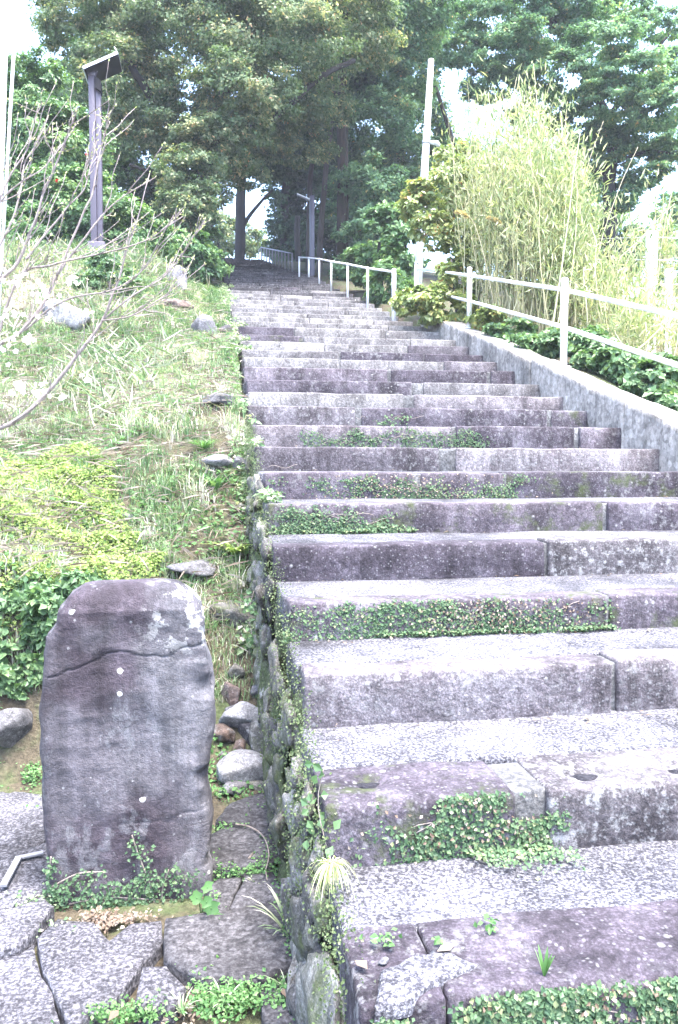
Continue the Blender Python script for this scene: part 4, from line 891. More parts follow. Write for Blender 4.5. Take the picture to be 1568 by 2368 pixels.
tree('evergreen_tree', 'low dark evergreen behind the fence posts on the right',
     [([at(1390, 700, 24), at(1390, 560, 24), at(1400, 480, 24)], 0.14, 0.06)],
     [blob(1370, 430, 45, 24, 35), blob(1390, 520, 60, 24, 40), blob(1500, 560, 80, 23, 40), blob(1560, 480, 50, 24, 40), blob(1300, 450, 80, 24, 90), blob(1180, 430, 90, 25, 110), blob(1560, 620, 70, 20, 60), blob(1430, 600, 70, 22, 40)],
     50000, 0.11, 'l_right', 'bark_dark', 75, 36, 0.26, grp=GT, ratio=0.34, tri=True)

# ------------------------------------------------------------------ right bank vegetation
tree('camellia_shrub', 'yellow-green shrub with orange-tinged leaves around the white pole',
     [([at(1060, 760, 13.2), at(1055, 600, 13.2), at(1050, 480, 13.2)], 0.04, 0.02), ([at(1100, 750, 13.0), at(1110, 600, 13.2), at(1100, 470, 13.4)], 0.03, 0.015)],
     [blob(1030, 440, 85, 13.2, 75), blob(970, 480, 45, 13.0, 60), blob(1090, 410, 75, 13.6, 70), blob(1120, 490, 60, 13.6, 60), blob(1060, 370, 50, 13.6, 40), blob(1130, 440, 60, 13.3, 60), blob(1150, 550, 60, 12.8, 60), blob(1010, 530, 50, 12.9, 40)],
     21000, 0.078, 'l_sasanqua', 'bark_grey', 81, 26, 0.25, 'shrub', ratio=0.36)
tree('ivy_shrub', 'glossy leafy shrub climbing through the end of the guard rail',
     [([at(1060, 770, 12.4), at(1055, 690, 12.4), at(1050, 600, 12.6)], 0.03, 0.015)],
     [blob(1060, 640, 45, 12.3, 60), blob(985, 700, 50, 12.0, 38), blob(1040, 710, 60, 11.8, 36), blob(940, 700, 28, 12.3, 28), blob(1070, 570, 40, 12.9, 60), blob(1130, 740, 40, 10.9, 26)],
     15000, 0.078, 'l_sasanqua', 'bark_grey', 83, 22, 0.27, 'shrub', ratio=0.38)
tree('leafy_shrub', 'broad-leaved low shrub spilling over the top of the retaining wall',
     [([at(1400, 860, 8.6), at(1400, 800, 8.6)], 0.02, 0.01)],
     [blob(1180, 770, 50, 10.2, 30), blob(1240, 800, 50, 9.4, 34), blob(1290, 790, 45, 9.1, 30), blob(1380, 830, 60, 8.5, 44), blob(1440, 850, 65, 8.1, 46), blob(1500, 880, 60, 7.7, 44), blob(1360, 790, 50, 8.8, 40), blob(1550, 930, 50, 7.2, 36), blob(1540, 860, 50, 7.8, 40), blob(1190, 810, 26, 9.7, 16)],
     15000, 0.07, 'l_hedge', 'bark_grey', 85, 24, 0.27, 'shrub', ratio=0.40)
def bamboo(name, label, cols, ncul, nleaf, seed, hmax):
    """cols: list of (px at ground, py ground, d, top px, top py) forming the outline of the clump"""
    rg = np.random.default_rng(seed); t = tag(empty(name, tuple(at(*cols[0][:3]))), label, 'bamboo grass', 'bamboo grass behind the guard rail')
    b0 = np.array(t.location); parts = []; LP = []; LD = []
    C = np.array(cols, float)
    for k in range(ncul):
        i = rg.integers(len(C)); gx, gy, d, tx, ty = C[i] + rg.normal(0, 1, 5) * np.array([26, 8, 0.5, 30, 30])
        f = rg.uniform(0.45, 1.0); g0 = at(gx, gy, d); tp = at(gx + (tx - gx) * f, gy + (ty - gy) * f, d + rg.normal(0, 0.25))
        n = 6; s_ = np.linspace(0, 1, n)[:, None]; side = rg.normal(0, 0.12, 3) * np.array([1, 1, 0])
        pts = g0 + (tp - g0) * s_ + side * np.sin(s_ * pi) * 0.8
        pts[-1] += np.array([rg.normal(0, 0.12), rg.normal(0, 0.1), -0.05])
        parts.append(tube(pts, np.linspace(0.010, 0.004, n) * rg.uniform(0.6, 1.3), 4, False))
        m = max(4, int(nleaf / ncul)); u_ = rg.uniform(0.22 if rg.random() < 0.6 else 0.5, 1.0, m) ** 0.8
        idx = np.clip(u_ * (n - 1), 0, n - 1.001); ii_ = idx.astype(int); ff = (idx - ii_)[:, None]
        q = pts[ii_] * (1 - ff) + pts[ii_ + 1] * ff; q = q + rg.normal(0, 0.10, (m, 3)) * (0.4 + u_[:, None])
        dr = unit(tp - g0) * 0.9 + rg.normal(0, 0.55, (m, 3)); LP.append(q); LD.append(dr)
    V, Q = join(parts); vv = np.repeat(rg.random(ncul), len(parts[0][0]))
    o = make_obj('culms', V - b0, Q, M['culm'], t, True, vv); o['kind'] = 'stuff'
    P = np.concatenate(LP); D = unit(np.concatenate(LD)); m = len(P)
    hh = (P[:, 2] - P[:, 2].min()) / np.ptp(P[:, 2])
    Ls = rg.uniform(0.06, 0.16, m)
    leaf_obj('leaves', P, D, rand_dirs(rg, m), Ls, Ls * 0.085, np.clip(rg.normal(0.52, 0.22, m) - 0.12 * (hh - 0.5) + 0.2 * (fbm(P, 1.6, seed, 2)), 0, 1), M['l_bamboo'], t)
    return t
bamboo('bamboo_grass', 'tall pale bamboo grass clump behind the guard rail, reaching up in front of the trees',
       [(1120, 760, 12.3, 1090, 200), (1160, 770, 12, 1150, 190), (1200, 780, 11.6, 1215, 120), (1240, 790, 11.3, 1225, 150), (1270, 790, 11.3, 1270, 230), (1300, 800, 11, 1310, 250), (1330, 800, 11, 1330, 330), (1210, 770, 12.2, 1200, 210), (1180, 770, 11.4, 1180, 330), (1280, 800, 11, 1300, 420), (1330, 800, 10.8, 1350, 520)], 260, 27000, 91, 4)
bamboo('bamboo_grass', 'lower pale bamboo grass beside the steel fence posts at the right edge',
       [(1390, 800, 10.6, 1410, 560), (1430, 800, 10.4, 1440, 560), (1470, 810, 10.2, 1480, 460), (1510, 820, 11.4, 1540, 370), (1550, 830, 11.4, 1565, 420), (1600, 840, 11, 1600, 440), (1360, 790, 10.8, 1370, 600), (1490, 830, 9.8, 1500, 660), (1540, 840, 9.6, 1545, 680), (1440, 830, 9.8, 1450, 640)], 90, 6000, 93, 3)
# arching dry stems and plumes
def stem(name, label, pts, r, plume=0, seed=0):
    t = tag(empty(name, tuple(pts[0])), label, 'grass stem', 'dry stems among the bamboo grass'); q = smooth_path(pts, 24)
    add('stalk', tube(q, np.linspace(r, r * 0.35, len(q)), 6), M['deadstem'], t)
    if plume:
        rg = np.random.default_rng(seed); m = plume; k = rg.uniform(0.72, 1, m) * (len(q) - 1.01); i_ = k.astype(int); P = q[i_] + (q[i_ + 1] - q[i_]) * (k - i_)[:, None]
        D = unit(q[-1] - q[-6]) + rg.normal(0, 0.3, (m, 3)); leaf_obj('plume', P, D, rand_dirs(rg, m), rg.uniform(0.04, 0.09, m), 0.006, rg.random(m), M['plume'], t)
stem('plume_grass', 'dry plumed grass stem bending left above the guard rail', [at(1150, 760, 10.9), at(1130, 640, 10.9), at(1105, 540, 10.9), at(1085, 500, 10.9), at(1062, 492, 10.9)], 0.006, 260, 1)
stem('plume_grass', 'dry plumed grass stem arching in a hook beside the leaning one', [at(1200, 770, 10.9), at(1195, 640, 10.9), at(1180, 560, 10.9), at(1160, 515, 10.9), at(1135, 505, 10.9)], 0.006, 260, 2)
stem('dry_reed', 'long bare stem slanting right out of the bamboo grass top', [at(1290, 780, 10.8), at(1310, 560, 10.8), at(1360, 380, 10.8), at(1395, 280, 10.8)], 0.008, 0)
stem('dry_reed', 'long bare stem rising near the fence posts', [at(1360, 800, 10.3), at(1380, 600, 10.3), at(1430, 440, 10.3), at(1475, 340, 10.3)], 0.008, 0)
stem('dry_reed', 'thick pale stem crossing steeply in front of the steel fence posts', [at(1350, 820, 10.0), at(1410, 690, 10.0), at(1475, 560, 10.0), at(1560, 470, 10.0)], 0.008, 0)
stem('dry_reed', 'tall pale stem standing upright at the left side of the bamboo grass', [at(1190, 700, 11.5), at(1185, 480, 11.5), at(1175, 300, 11.5), at(1160, 210, 11.5)], 0.009, 0)
stem('dry_reed', 'upright white stem in the middle of the bamboo grass', [at(1325, 790, 10.6), at(1318, 640, 10.6), at(1326, 500, 10.6)], 0.008, 0)

# ------------------------------------------------------------------ left bank vegetation
def scatter_px(rng, n, x0, x1, y0, y1):
    """random ground points of the bank seen in a region of the picture, spread evenly over the ground"""
    P = np.stack([rng.uniform(x0, x1, n), rng.uniform(y0, y1, n)], 1); return P
rgb = np.random.default_rng(101)
def bank_points(n, umin, umax, wmin, wmax, rg, power=1.0):
    w = wmin + (wmax - wmin) * rg.random(n) ** power
    u = umin + (umax - umin) * rg.random(n)
    return u, w
def blades(name, U_, W2, H, wid, v, mat, rg, lean=0.5, parent=None):
    n = len(U_); z = ground_z(U_, W2); P = np.stack([U_, W2, z - 0.01], 1)
    a = rg.random(n) * 2 * pi; d = np.stack([np.cos(a), np.sin(a), 0 * a], 1); sd = np.stack([-np.sin(a), np.cos(a), 0 * a], 1) * wid[:, None]
    ln = rg.uniform(0.1, 1, n)[:, None] * lean * H[:, None]; up = np.array([0, 0, 1]) * H[:, None]
    m = P + up * 0.55 + d * ln * 0.3; t = P + up * (1 - 0.25 * lean) + d * ln
    V = np.stack([P - sd, P + sd, m + sd * 0.8, m - sd * 0.8, t], 1).reshape(-1, 3); k = np.arange(n) * 5
    T = np.stack([np.stack([k, k + 1, k + 2], 1), np.stack([k, k + 2, k + 3], 1), np.stack([k + 3, k + 2, k + 4], 1)], 1).reshape(-1, 3)
    return make_obj(name, V if parent is None else V - np.array(parent.location), T, mat, parent, False, np.repeat(v, 5))
n = 150000; u, w = bank_points(n, -4.8, 0.30, 4.4, 17.5, rgb, 1.35)
vis = (u > -0.30 * w - 0.4) & (u < UL(w) - 0.0); u, w = u[vis], w[vis]
P2 = np.stack([u, w, 0 * u], 1); dens = fbm(P2, 1.1, 7, 3); dry = fbm(P2, 0.8, 19, 3)
keep = dens > -0.75; u, w, dry = u[keep], w[keep], dry[keep]
edge = sst(u, UL(w) - 0.5, UL(w) - 0.05)
H = rgb.uniform(0.04, 0.15, len(u)) * (1 + 0.25 * sst(w, 7, 14)) * (1 - 0.35 * edge); v = np.clip(rgb.normal(0.45, 0.2, len(u)) + 0.3 * dry - 0.2 * edge, 0, 1)
nt_ = 900; tu, tw = bank_points(nt_, -4.6, 0.22, 4.6, 16, rgb, 1.3); tk = (tu > -0.30 * tw - 0.3) & ((tw > 6.4) | (tu > -0.5)); tu, tw = tu[tk], tw[tk]; nt_ = len(tu)
cnt_ = rgb.integers(14, 46, nt_); tid = np.repeat(np.arange(nt_), cnt_); th_ = rgb.uniform(0.10, 0.30, nt_); tv = rgb.normal(0.55, 0.25, nt_)
u = np.concatenate([u, tu[tid] + rgb.normal(0, 0.035, len(tid))]); w = np.concatenate([w, tw[tid] + rgb.normal(0, 0.035, len(tid))])
H = np.concatenate([H, th_[tid] * rgb.uniform(0.5, 1.1, len(tid))]); v = np.clip(np.concatenate([v, tv[tid] + rgb.normal(0, 0.12, len(tid))]), 0, 1)
tag(blades('grass', u, w, H, 0.0028 * (0.5 + w / 8), v, M['grass'], rgb, 0.9), 'patchy green and straw-coloured grass covering the left bank', 'grass', kind='stuff')
# dry straw lying over the bank
n = 20000; u, w = bank_points(n, -4.2, 0.2, 4.6, 14, rgb, 1.2); vis = (u > -0.30 * w - 0.3); u, w = u[vis], w[vis]; n = len(u)
P = np.stack([u, w, ground_z(u, w) + rgb.uniform(0.01, 0.13, n)], 1); a = rgb.random(n) * 2 * pi
D = np.stack([np.cos(a), np.sin(a) * 0.9, np.sin(a) * 0.3 + rgb.normal(0, 0.15, n)], 1)
Ls = rgb.uniform(0.04, 0.22, n)
tag(leaf_obj('dry_straw', P, D, np.tile([0, 0, 1.0], (n, 1)) + rgb.normal(0, 0.3, (n, 3)), Ls, 0.0018, np.clip(rgb.normal(0.75, 0.25, n), 0, 1), M['l_dead']), 'dry straw strewn over the grassy bank', 'straw', kind='stuff')
rbr = np.random.default_rng(61); n = 4200; w = 6.8 + 8.5 * rbr.random(n); u = -0.26 * w - 0.3 + (0.26 * w + 0.3) * rbr.random(n) ** 1.1; P2 = np.stack([u, w, 0 * u], 1)
kp = fbm(P2, 0.9, 71, 3) + 0.25 * sst(w, 8, 12) > 0.25
for px_, py_ in ((408, 660), (155, 745), (478, 772), (395, 715)):
    hp_ = hit(px_, py_)[0]; kp &= ~((np.abs(u - hp_[0]) < 0.35) & (w < hp_[1] + 0.2) & (w > hp_[1] - 2.2))
u, w = u[kp], w[kp]; n = len(u)
P = np.stack([u, w, ground_z(u, w) + rbr.uniform(0, 0.12, n)], 1); D = unit(np.stack([rbr.normal(0, 0.7, n), rbr.normal(0, 0.6, n), rbr.uniform(0.05, 0.9, n)], 1)); Ls = rbr.uniform(0.10, 0.38, n)
tag(leaf_obj('dry_brush', P, D, rand_dirs(rbr, n), Ls, rbr.uniform(0.0016, 0.0036, n), np.clip(rbr.normal(0.66, 0.22, n), 0, 1), M['grass']), 'pale tangled dry stalks standing over the upper bank', 'brush', kind='stuff')
# broad weeds among the grass
n = 48000; u, w = bank_points(n, -4.5, 0.28, 4.5, 14, rgb, 1.3); P2 = np.stack([u, w, 0 * u], 1)
k_ = (u > -0.30 * w - 0.3) & (fbm(P2, 1.1, 33, 3) > -0.15); u, w = u[k_], w[k_]; n = len(u)
P = np.stack([u, w, ground_z(u, w) + rgb.uniform(0.0, 0.06, n)], 1); N = unit(np.array([0, -0.3, 1.0]) + rgb.normal(0, 0.45, (n, 3))); D = np.cross(N, rand_dirs(rgb, n))
Ls = rgb.uniform(0.015, 0.05, n)
tag(leaf_obj('bank_weeds', P, D, N, Ls, Ls * 0.36, np.clip(rgb.normal(0.5, 0.25, n), 0, 1), M['weed']), 'small broad-leaved weeds scattered through the bank grass', 'weeds', kind='stuff')
# weeds and grass hanging over the left edge of the steps
n = 16000; w = 4.6 + 13 * rgb.random(n) ** 1.2; P2 = np.stack([0 * w, w, 0 * w], 1); gate = fbm(P2, 1.7, 5, 4); reach = 0.02 + 0.12 * np.clip(gate, -0.3, 1)
u = UL(w) - 0.16 + (0.16 + reach) * rgb.random(n); P = np.stack([u, w, np.where(u > UL(w) - 0.02, np.array([Z_[max(np.searchsorted(W_, x) - 1, 0)] for x in w]) + 0.015, ground_z(u, w) + 0.02) + rgb.uniform(0, 0.05, n)], 1)
N = unit(np.array([0.2, -0.4, 1.0]) + rgb.normal(0, 0.5, (n, 3))); D = np.cross(N, rand_dirs(rgb, n)); Ls = rgb.uniform(0.015, 0.07, n); kp = gate + 0.35 * rgb.normal(size=n) > 0.12
tag(leaf_obj('edge_weeds', P[kp], D[kp], N[kp], Ls[kp], (Ls * rgb.uniform(0.08, 0.36, n))[kp], np.clip(rgb.normal(0.5, 0.22, n), 0, 1)[kp], M['grass']), 'pale green weeds creeping over the left ends of the upper steps', 'weeds', kind='stuff')
# bright yellow-green ground cover at the front of the bank
n = 85000; u, w = bank_points(n, -2.6, -0.1, 4.5, 6.9, rgb, 1.0); P2 = np.stack([u, w, 0 * u], 1)
lim = 6.55 - 1.35 * sst(u, -1.15, -0.2) + 0.35 * fbm(P2, 1.6, 3, 3); k_ = (w < lim) & (w > 4.5 + 0.2 * sst(u, -1.0, -0.3)) & (u < -0.28 + 0.15 * fbm(P2, 2.2, 9, 2)); u, w = u[k_], w[k_]; n = len(u)
P = np.stack([u, w, ground_z(u, w)], 1); P[:, 2] += 0.03 + 0.07 * np.clip(fbm(P2[k_], 4.5, 13, 3) + 0.5, 0, 1.6) * rgb.uniform(0.4, 1.05, n)
N = unit(np.array([0, -0.35, 1.0]) + rgb.normal(0, 0.5, (n, 3))); D = np.cross(N, rand_dirs(rgb, n)); Ls = rgb.uniform(0.012, 0.030, n)
tag(leaf_obj('ground_cover', P, D, N, Ls, Ls * 0.42, np.clip(rgb.normal(0.52, 0.2, n) + 0.2 * fbm(P2[k_], 2, 23, 2), 0, 1), M['l_cover']), 'dense bright yellow-green ground cover behind the standing stone', 'ground cover', kind='stuff')
# dark-leaved hedge hanging over the rocks at the left
tree('hedge_shrub', 'dark glossy creeping hedge hanging over the bank edge left of the standing stone',
     [([at(-20, 1640, 4.6), at(20, 1500, 4.5), at(60, 1400, 4.5)], 0.012, 0.006)],
     [blob(20, 1420, 75, 4.35, 75, 0.10), blob(90, 1380, 65, 4.4, 55, 0.10), blob(20, 1530, 70, 4.25, 60, 0.10), blob(95, 1490, 55, 4.28, 70, 0.08), blob(-60, 1480, 80, 4.3, 100, 0.12), blob(180, 1350, 70, 4.45, 30, 0.08), blob(60, 1570, 40, 4.22, 36, 0.06), blob(10, 1590, 50, 4.2, 40, 0.06), blob(100, 1420, 40, 4.25, 60, 0.06)],
     8200, 0.044, 'l_hedge', 'root', 111, 26, 0.3, 'hedge', ratio=0.36, up=0.3)
tree('bank_shrub', 'low dark leafy bush on the bank crest below the solar lamp',
     [([at(250, 720, 11.4), at(250, 650, 11.4)], 0.02, 0.01)],
     [blob(250, 640, 60, 11.5, 38), blob(210, 660, 40, 11.3, 30), blob(300, 665, 36, 11.3, 28), blob(235, 600, 40, 11.9, 22)], 4200, 0.06, 'l_hedge', 'root', 113, 22, 0.28, 'bush', ratio=0.38)

# bare cherry tree with a few blossoms reaching in from the left
def cherry():
    rg = np.random.default_rng(5); d0 = 4.55
    root = np.array([-2.05, 4.75, 1.1]); t = tag(empty('cherry_tree', tuple(root)), 'bare cherry branches with buds and a few white blossoms reaching in from the left', 'tree')
    limbs = [([(-260, 1150), (-60, 1020), (60, 960), (170, 830), (235, 740), (262, 680), (300, 560), (345, 400)], 0.017, 0),
             ([(-200, 1080), (-40, 830), (60, 760), (130, 640), (190, 560), (260, 470), (360, 410)], 0.015, 0.15),
             ([(-200, 1080), (-30, 700), (40, 600), (90, 480), (150, 330), (180, 250)], 0.014, -0.2),
             ([(-60, 1020), (30, 660), (120, 610), (230, 590), (330, 560), (420, 500)], 0.009, -0.25),
             ([(235, 740), (300, 690), (380, 640), (420, 590), (442, 555)], 0.006, 0.1),
             ([(235, 740), (300, 730), (360, 700), (400, 680)], 0.005, -0.1),
             ([(130, 640), (200, 480), (230, 360), (250, 280)], 0.008, 0.2),
             ([(60, 600), (110, 540), (190, 440), (225, 330)], 0.008, 0.1), ([(60, 760), (150, 690), (260, 670), (330, 620), (400, 500)], 0.006, -0.3),
             ([(-40, 640), (40, 480), (60, 380), (110, 270)], 0.008, 0.3), ([(-40, 560), (20, 420), (70, 320), (90, 240)], 0.007, 0.0), ([(-60, 520), (40, 430), (110, 380), (170, 300)], 0.006, 0.2)]
    parts = []; tips = []; bp = []
    parts.append(tube(smooth_path([root + np.array([0, 0, -0.3]), root + np.array([0.02, 0, 0.2]), at(-260, 1150, d0)], 8), np.linspace(0.05, 0.02, 8), 8))
    for pts, r, dd in limbs:
        q = np.array([at(x, y, d0 + dd * (0.3 + k / len(pts)) + rg.normal(0, 0.03)) for k, (x, y) in enumerate(pts)]); q = smooth_path(q, 26)
        q += 0.012 * np.stack([fbm(q, 5, 2, 2), fbm(q, 5, 7, 2), fbm(q, 5, 9, 2)], 1)
        parts.append(tube(q, np.linspace(r, max(0.0026, r * 0.16), 26) * 0.95, 6)); bp.append(q); tips.append(q[-1])
        for k in range(13 if r > 0.008 else 7):
            i = rg.integers(5, 25); dirm = unit(q[min(i + 1, 25)] - q[i - 1]); dv = unit(dirm + rg.normal(0, 0.42, 3) + np.array([0.12, 0, 0.42])); ln = rg.uniform(0.12, 0.55) * (1.15 - i / 40)
            s_ = np.linspace(0, 1, 8)[:, None]; p = q[i] + dv * ln * s_ + np.array([0, 0, 0.10 * ln]) * s_ ** 2 + 0.008 * np.sin(s_ * 9 + k)
            parts.append(tube(p, np.linspace(0.0034, 0.0016, 8), 5)); tips.append(p[-1]); bp.append(p)
            if rg.random() < 0.6:
                dv2 = unit(dv + rg.normal(0, 0.5, 3)); p2 = p[4] + dv2 * ln * 0.5 * s_; parts.append(tube(p2, np.linspace(0.0024, 0.0014, 8), 4)); tips.append(p2[-1]); bp.append(p2)
    V, Q = join(parts); make_obj('branches', V - root, Q, M['twig'], t)
    # buds
    P = []; D = []
    for q in bp:
        m = max(3, len(q) // 2); ks = rg.integers(1, len(q), m); P.append(q[ks]); D.append(unit(unit(q[-1] - q[0]) + rg.normal(0, 0.5, (m, 3))))
    P.append(np.array(tips)); D.append(unit(np.array([[0.3, 0, 1.0]]) + rg.normal(0, 0.3, (len(tips), 3))))
    P = np.concatenate(P); D = np.concatenate(D); m = len(P)
    P = np.repeat(P, 2, 0); D = np.repeat(D, 2, 0); m = len(P)
    leaf_obj('buds', P, D, rand_dirs(rg, m), rg.uniform(0.012, 0.022, m), 0.004, rg.random(m) * 0.7 + 0.3, M['tuft'], t)
    # blossoms: five petals each
    PP, DD, NN = [], [], []
    for (cx, cy, k, sp) in [(40, 895, 16, 22), (95, 905, 10, 16), (18, 800, 10, 30), (30, 730, 12, 26), (110, 690, 10, 24), (170, 655, 9, 20), (200, 720, 4, 14), (60, 780, 8, 22), (150, 915, 4, 10), (330, 1000, 0, 1), (20, 640, 12, 30), (75, 655, 10, 24), (200, 880, 3, 10), (120, 735, 8, 18)]:
        for _ in range(k):
            c = at(cx + rg.normal(0, sp * 0.6), cy + rg.normal(0, sp * 0.5), 4.4 + rg.normal(0, 0.06)); ax_ = unit(np.array([0.1, -1, 0.2]) + rg.normal(0, 0.6, 3)); e = unit(np.cross(ax_, rg.normal(size=3))); f = np.cross(ax_, e)
            for j in range(5):
                a = 2 * pi * j / 5; PP.append(c); DD.append(e * cos(a) + f * sin(a) + ax_ * 0.25); NN.append(ax_)
    leaf_obj('blossom', np.array(PP), np.array(DD), np.array(NN), 0.017, 0.008, rg.random(len(PP)), M['petal'], t)
cherry()

# ------------------------------------------------------------------ creepers on the step risers
GI = 'creepers on the step risers'
def riser_ivy(name, label, px0, px1, pyt, pyb, n, L, seed, k=None, thr=-0.15, spill=0.0, dead=0.0, grp=GI):
    rg = np.random.default_rng(seed); k = step_for((px0 + px1) / 2, (pyt + pyb) / 2) if k is None else k
    w = W_[k]; a = on_w(px0, pyt, w); b = on_w(px1, pyb, w)
    zt = min(a[2], Z_[k] - 0.004); zb = max(b[2], Z_[k - 1] - 0.0)
    u = rg.uniform(a[0], b[0], n); z = rg.uniform(zb, zt, n); P = np.stack([u, np.full(n, w) - rg.uniform(0.002, 0.014, n), z], 1)
    ed = 1.7 * (np.minimum((np.minimum(u - a[0], b[0] - u) + 0.10 * vnoise(P * np.array([0, 0, 1]), 22, seed + 6)) / 0.30, 1) - 1); hz = (z - zb) / (zt - zb)
    keep = 0.8 * fbm(P, 5, seed, 4) + 0.7 * ed - 1.1 * sst(hz + 0.35 * vnoise(P * np.array([1, 0, 0]), 9, seed + 2), 0.5, 1.05) + 0.3 * rg.normal(size=n) + 0.45 * vnoise(P, 2.3, seed + 8) > thr + 0.2; P = P[keep]; m = len(P)
    N = unit(np.array([0, -1, 0.55]) + rg.normal(0, 0.38, (m, 3))); D = unit(np.cross(N, rand_dirs(rg, m)) + np.array([0, 0, -0.25]))
    if spill:
        ms = int(n * 0.25); us = rg.uniform(a[0], b[0], ms); ws = w - np.abs(rg.normal(0, spill, ms)); Ps = np.stack([us, ws, np.full(ms, Z_[k - 1] + 0.02) + rg.uniform(0, 0.012, ms)], 1)
        kp = fbm(Ps, 5, seed + 3, 3) > 0.0; Ps = Ps[kp]; Ns = unit(np.array([0, -0.3, 1.0]) + rg.normal(0, 0.35, (len(Ps), 3))); P = np.concatenate([P, Ps]); N = np.concatenate([N, Ns]); D = np.concatenate([D, np.cross(Ns, rand_dirs(rg, len(Ps)))]); m = len(P)
    t = tag(empty(name, (float(P[:, 0].mean()), w, zb)), label, 'creeper', grp)
    Ls = L * rg.uniform(0.35, 1.5, m)
    leaf_obj('leaves', P, D, N, Ls, Ls * 0.42, np.clip(rg.normal(0.5, 0.26, m) + 0.12 * fbm(P, 4, seed + 1, 2), 0, 0.9), M['l_ivy'], t)
    st = []
    for j in range(max(1, int((b[0] - a[0]) * 5))):
        ln = min(rg.uniform(0.08, 0.3), (b[0] - a[0]) * 0.6); x0 = rg.uniform(a[0] + 0.1 * (b[0] - a[0]), b[0] - ln - 0.1 * (b[0] - a[0])); s_ = np.linspace(0, 1, 9)
        zz = zb + 0.01 + (zt - zb) * (rg.random() * 0.6 + 0.3 * s_ * rg.random()); q = np.stack([x0 + ln * s_, np.full(9, w - 0.008), zz + 0.012 * np.sin(s_ * 8 + j)], 1); q[:, 2] = np.clip(q[:, 2], zb, zt); st.append(tube(q, 0.0016, 4))
    V, Q = join(st); add('stems', (V, Q), M['root'], t)['kind'] = 'stuff'
    if dead:
        md = int(n * dead); c = rg.uniform(0.45, 0.85); ud = a[0] + (b[0] - a[0]) * np.clip(rg.normal(c, 0.16, md), 0, 1); Pd = np.stack([ud, np.full(md, w - 0.02), rg.uniform(zb, zt, md)], 1)
        Nd = unit(np.array([0, -1, 0.4]) + rg.normal(0, 0.6, (md, 3))); leaf_obj('dead_leaves', Pd, np.cross(Nd, rand_dirs(rg, md)), Nd, L * 1.1, L * 0.4, rg.random(md), M['l_dead'], t)
riser_ivy('creeper', 'creeper carpet with red stems along the very bottom edge of the picture', 860, 1680, 2300, 2480, 12000, 0.012, 201, 2, -1.5, 0.0, 0.012)
riser_ivy('creeper', 'creeper on the second lowest riser, hanging beside the pale mortar joint', 760, 1310, 1822, 1985, 8000, 0.012, 202, 3, -1.0, 0.06, 0.012)
riser_ivy('creeper', 'thick creeper band with brown dead leaves filling a whole lower riser', 655, 1420, 1378, 1490, 11000, 0.012, 203, 5, -0.95, 0.02, 0.03)
riser_ivy('creeper', 'wispy creeper sprig at the left end of the bare lower riser', 706, 780, 1575, 1700, 260, 0.014, 204, 4, 0.0)
riser_ivy('creeper', 'creeper with upright trails on the left half of a riser above the bare one', 612, 960, 1168, 1250, 5200, 0.012, 205, 7, -0.45, 0.02)
riser_ivy('creeper', 'creeper in two clumps with pale woody stems across a middle riser', 610, 1280, 1096, 1160, 7000, 0.013, 206, 8, -0.3, 0.0, 0.03)
riser_ivy('creeper', 'thin creeper in the lower left corner of a dark middle riser', 605, 720, 1040, 1090, 600, 0.015, 207, 9, -0.3)
riser_ivy('creeper', 'creeper strip spreading along the riser just above eye level', 600, 1210, 986, 1034, 5000, 0.014, 208, 10, -0.2)
riser_ivy('creeper', 'small tuft of creeper at the middle of an upper riser', 800, 1000, 950, 983, 700, 0.02, 209, 11, -0.1)
riser_ivy('creeper', 'tiny green creeper patch near the right end of an upper riser', 1000, 1110, 820, 838, 260, 0.03, 210, None, -0.1)
riser_ivy('creeper', 'tiny green creeper patch in the middle of an upper riser', 790, 850, 785, 797, 220, 0.03, 211, None, -0.2)
riser_ivy('creeper', 'small creeper tail on the tread edge right of the thick band', 1420, 1560, 1450, 1475, 260, 0.014, 212, 5, 0.0)
# creeper on the foot of the standing stone
rg = np.random.default_rng(301); t = tag(empty('creeper', tuple(on_z(300, 2110, 0))), 'creeper climbing the foot of the standing stone', 'creeper')
PP = []
for (x0, y0, x1, y1, m, sp) in [(120, 2110, 115, 1985, 260, 8), (115, 2060, 240, 2010, 200, 12), (160, 2080, 360, 2085, 900, 28), (360, 2080, 310, 1930, 260, 14), (330, 2060, 420, 2000, 200, 16), (390, 2110, 440, 2010, 260, 18), (220, 2100, 320, 2040, 300, 22), (120, 2100, 150, 2060, 150, 14)]:
    s_ = rg.random(m); px = x0 + (x1 - x0) * s_ + rg.normal(0, sp, m); py = np.minimum(y0 + (y1 - y0) * s_ + rg.normal(0, sp * 0.7, m), 2125)
    for a, b in zip(px, py): PP.append(on_w(a, b, 3.005)) if rg.random() < 0.42 else None
P = np.array(PP); m = len(P); P[:, 1] -= rg.uniform(0, 0.02, m); N = unit(np.array([0, -1, 0.6]) + rg.normal(0, 0.4, (m, 3))); D = np.cross(N, rand_dirs(rg, m)); Ls = rg.uniform(0.008, 0.02, m)
leaf_obj('leaves', P, D, N, Ls, Ls * 0.4, np.clip(rg.normal(0.4, 0.2, m), 0, 0.9), M['l_ivy'], t)
st_ = [tube(smooth_path([on_w(x, y, 3.0) for x, y in pl], 16), 0.003, 5) for pl in [[(115, 2120), (112, 2050), (118, 1980)], [(360, 2100), (345, 2040), (318, 1970), (305, 1930)], [(120, 2050), (180, 2020), (240, 2015)], [(160, 2090), (250, 2075), (360, 2080)], [(380, 2110), (375, 2060), (390, 2010)]]]
add('stems', join(st_), M['root'], t)

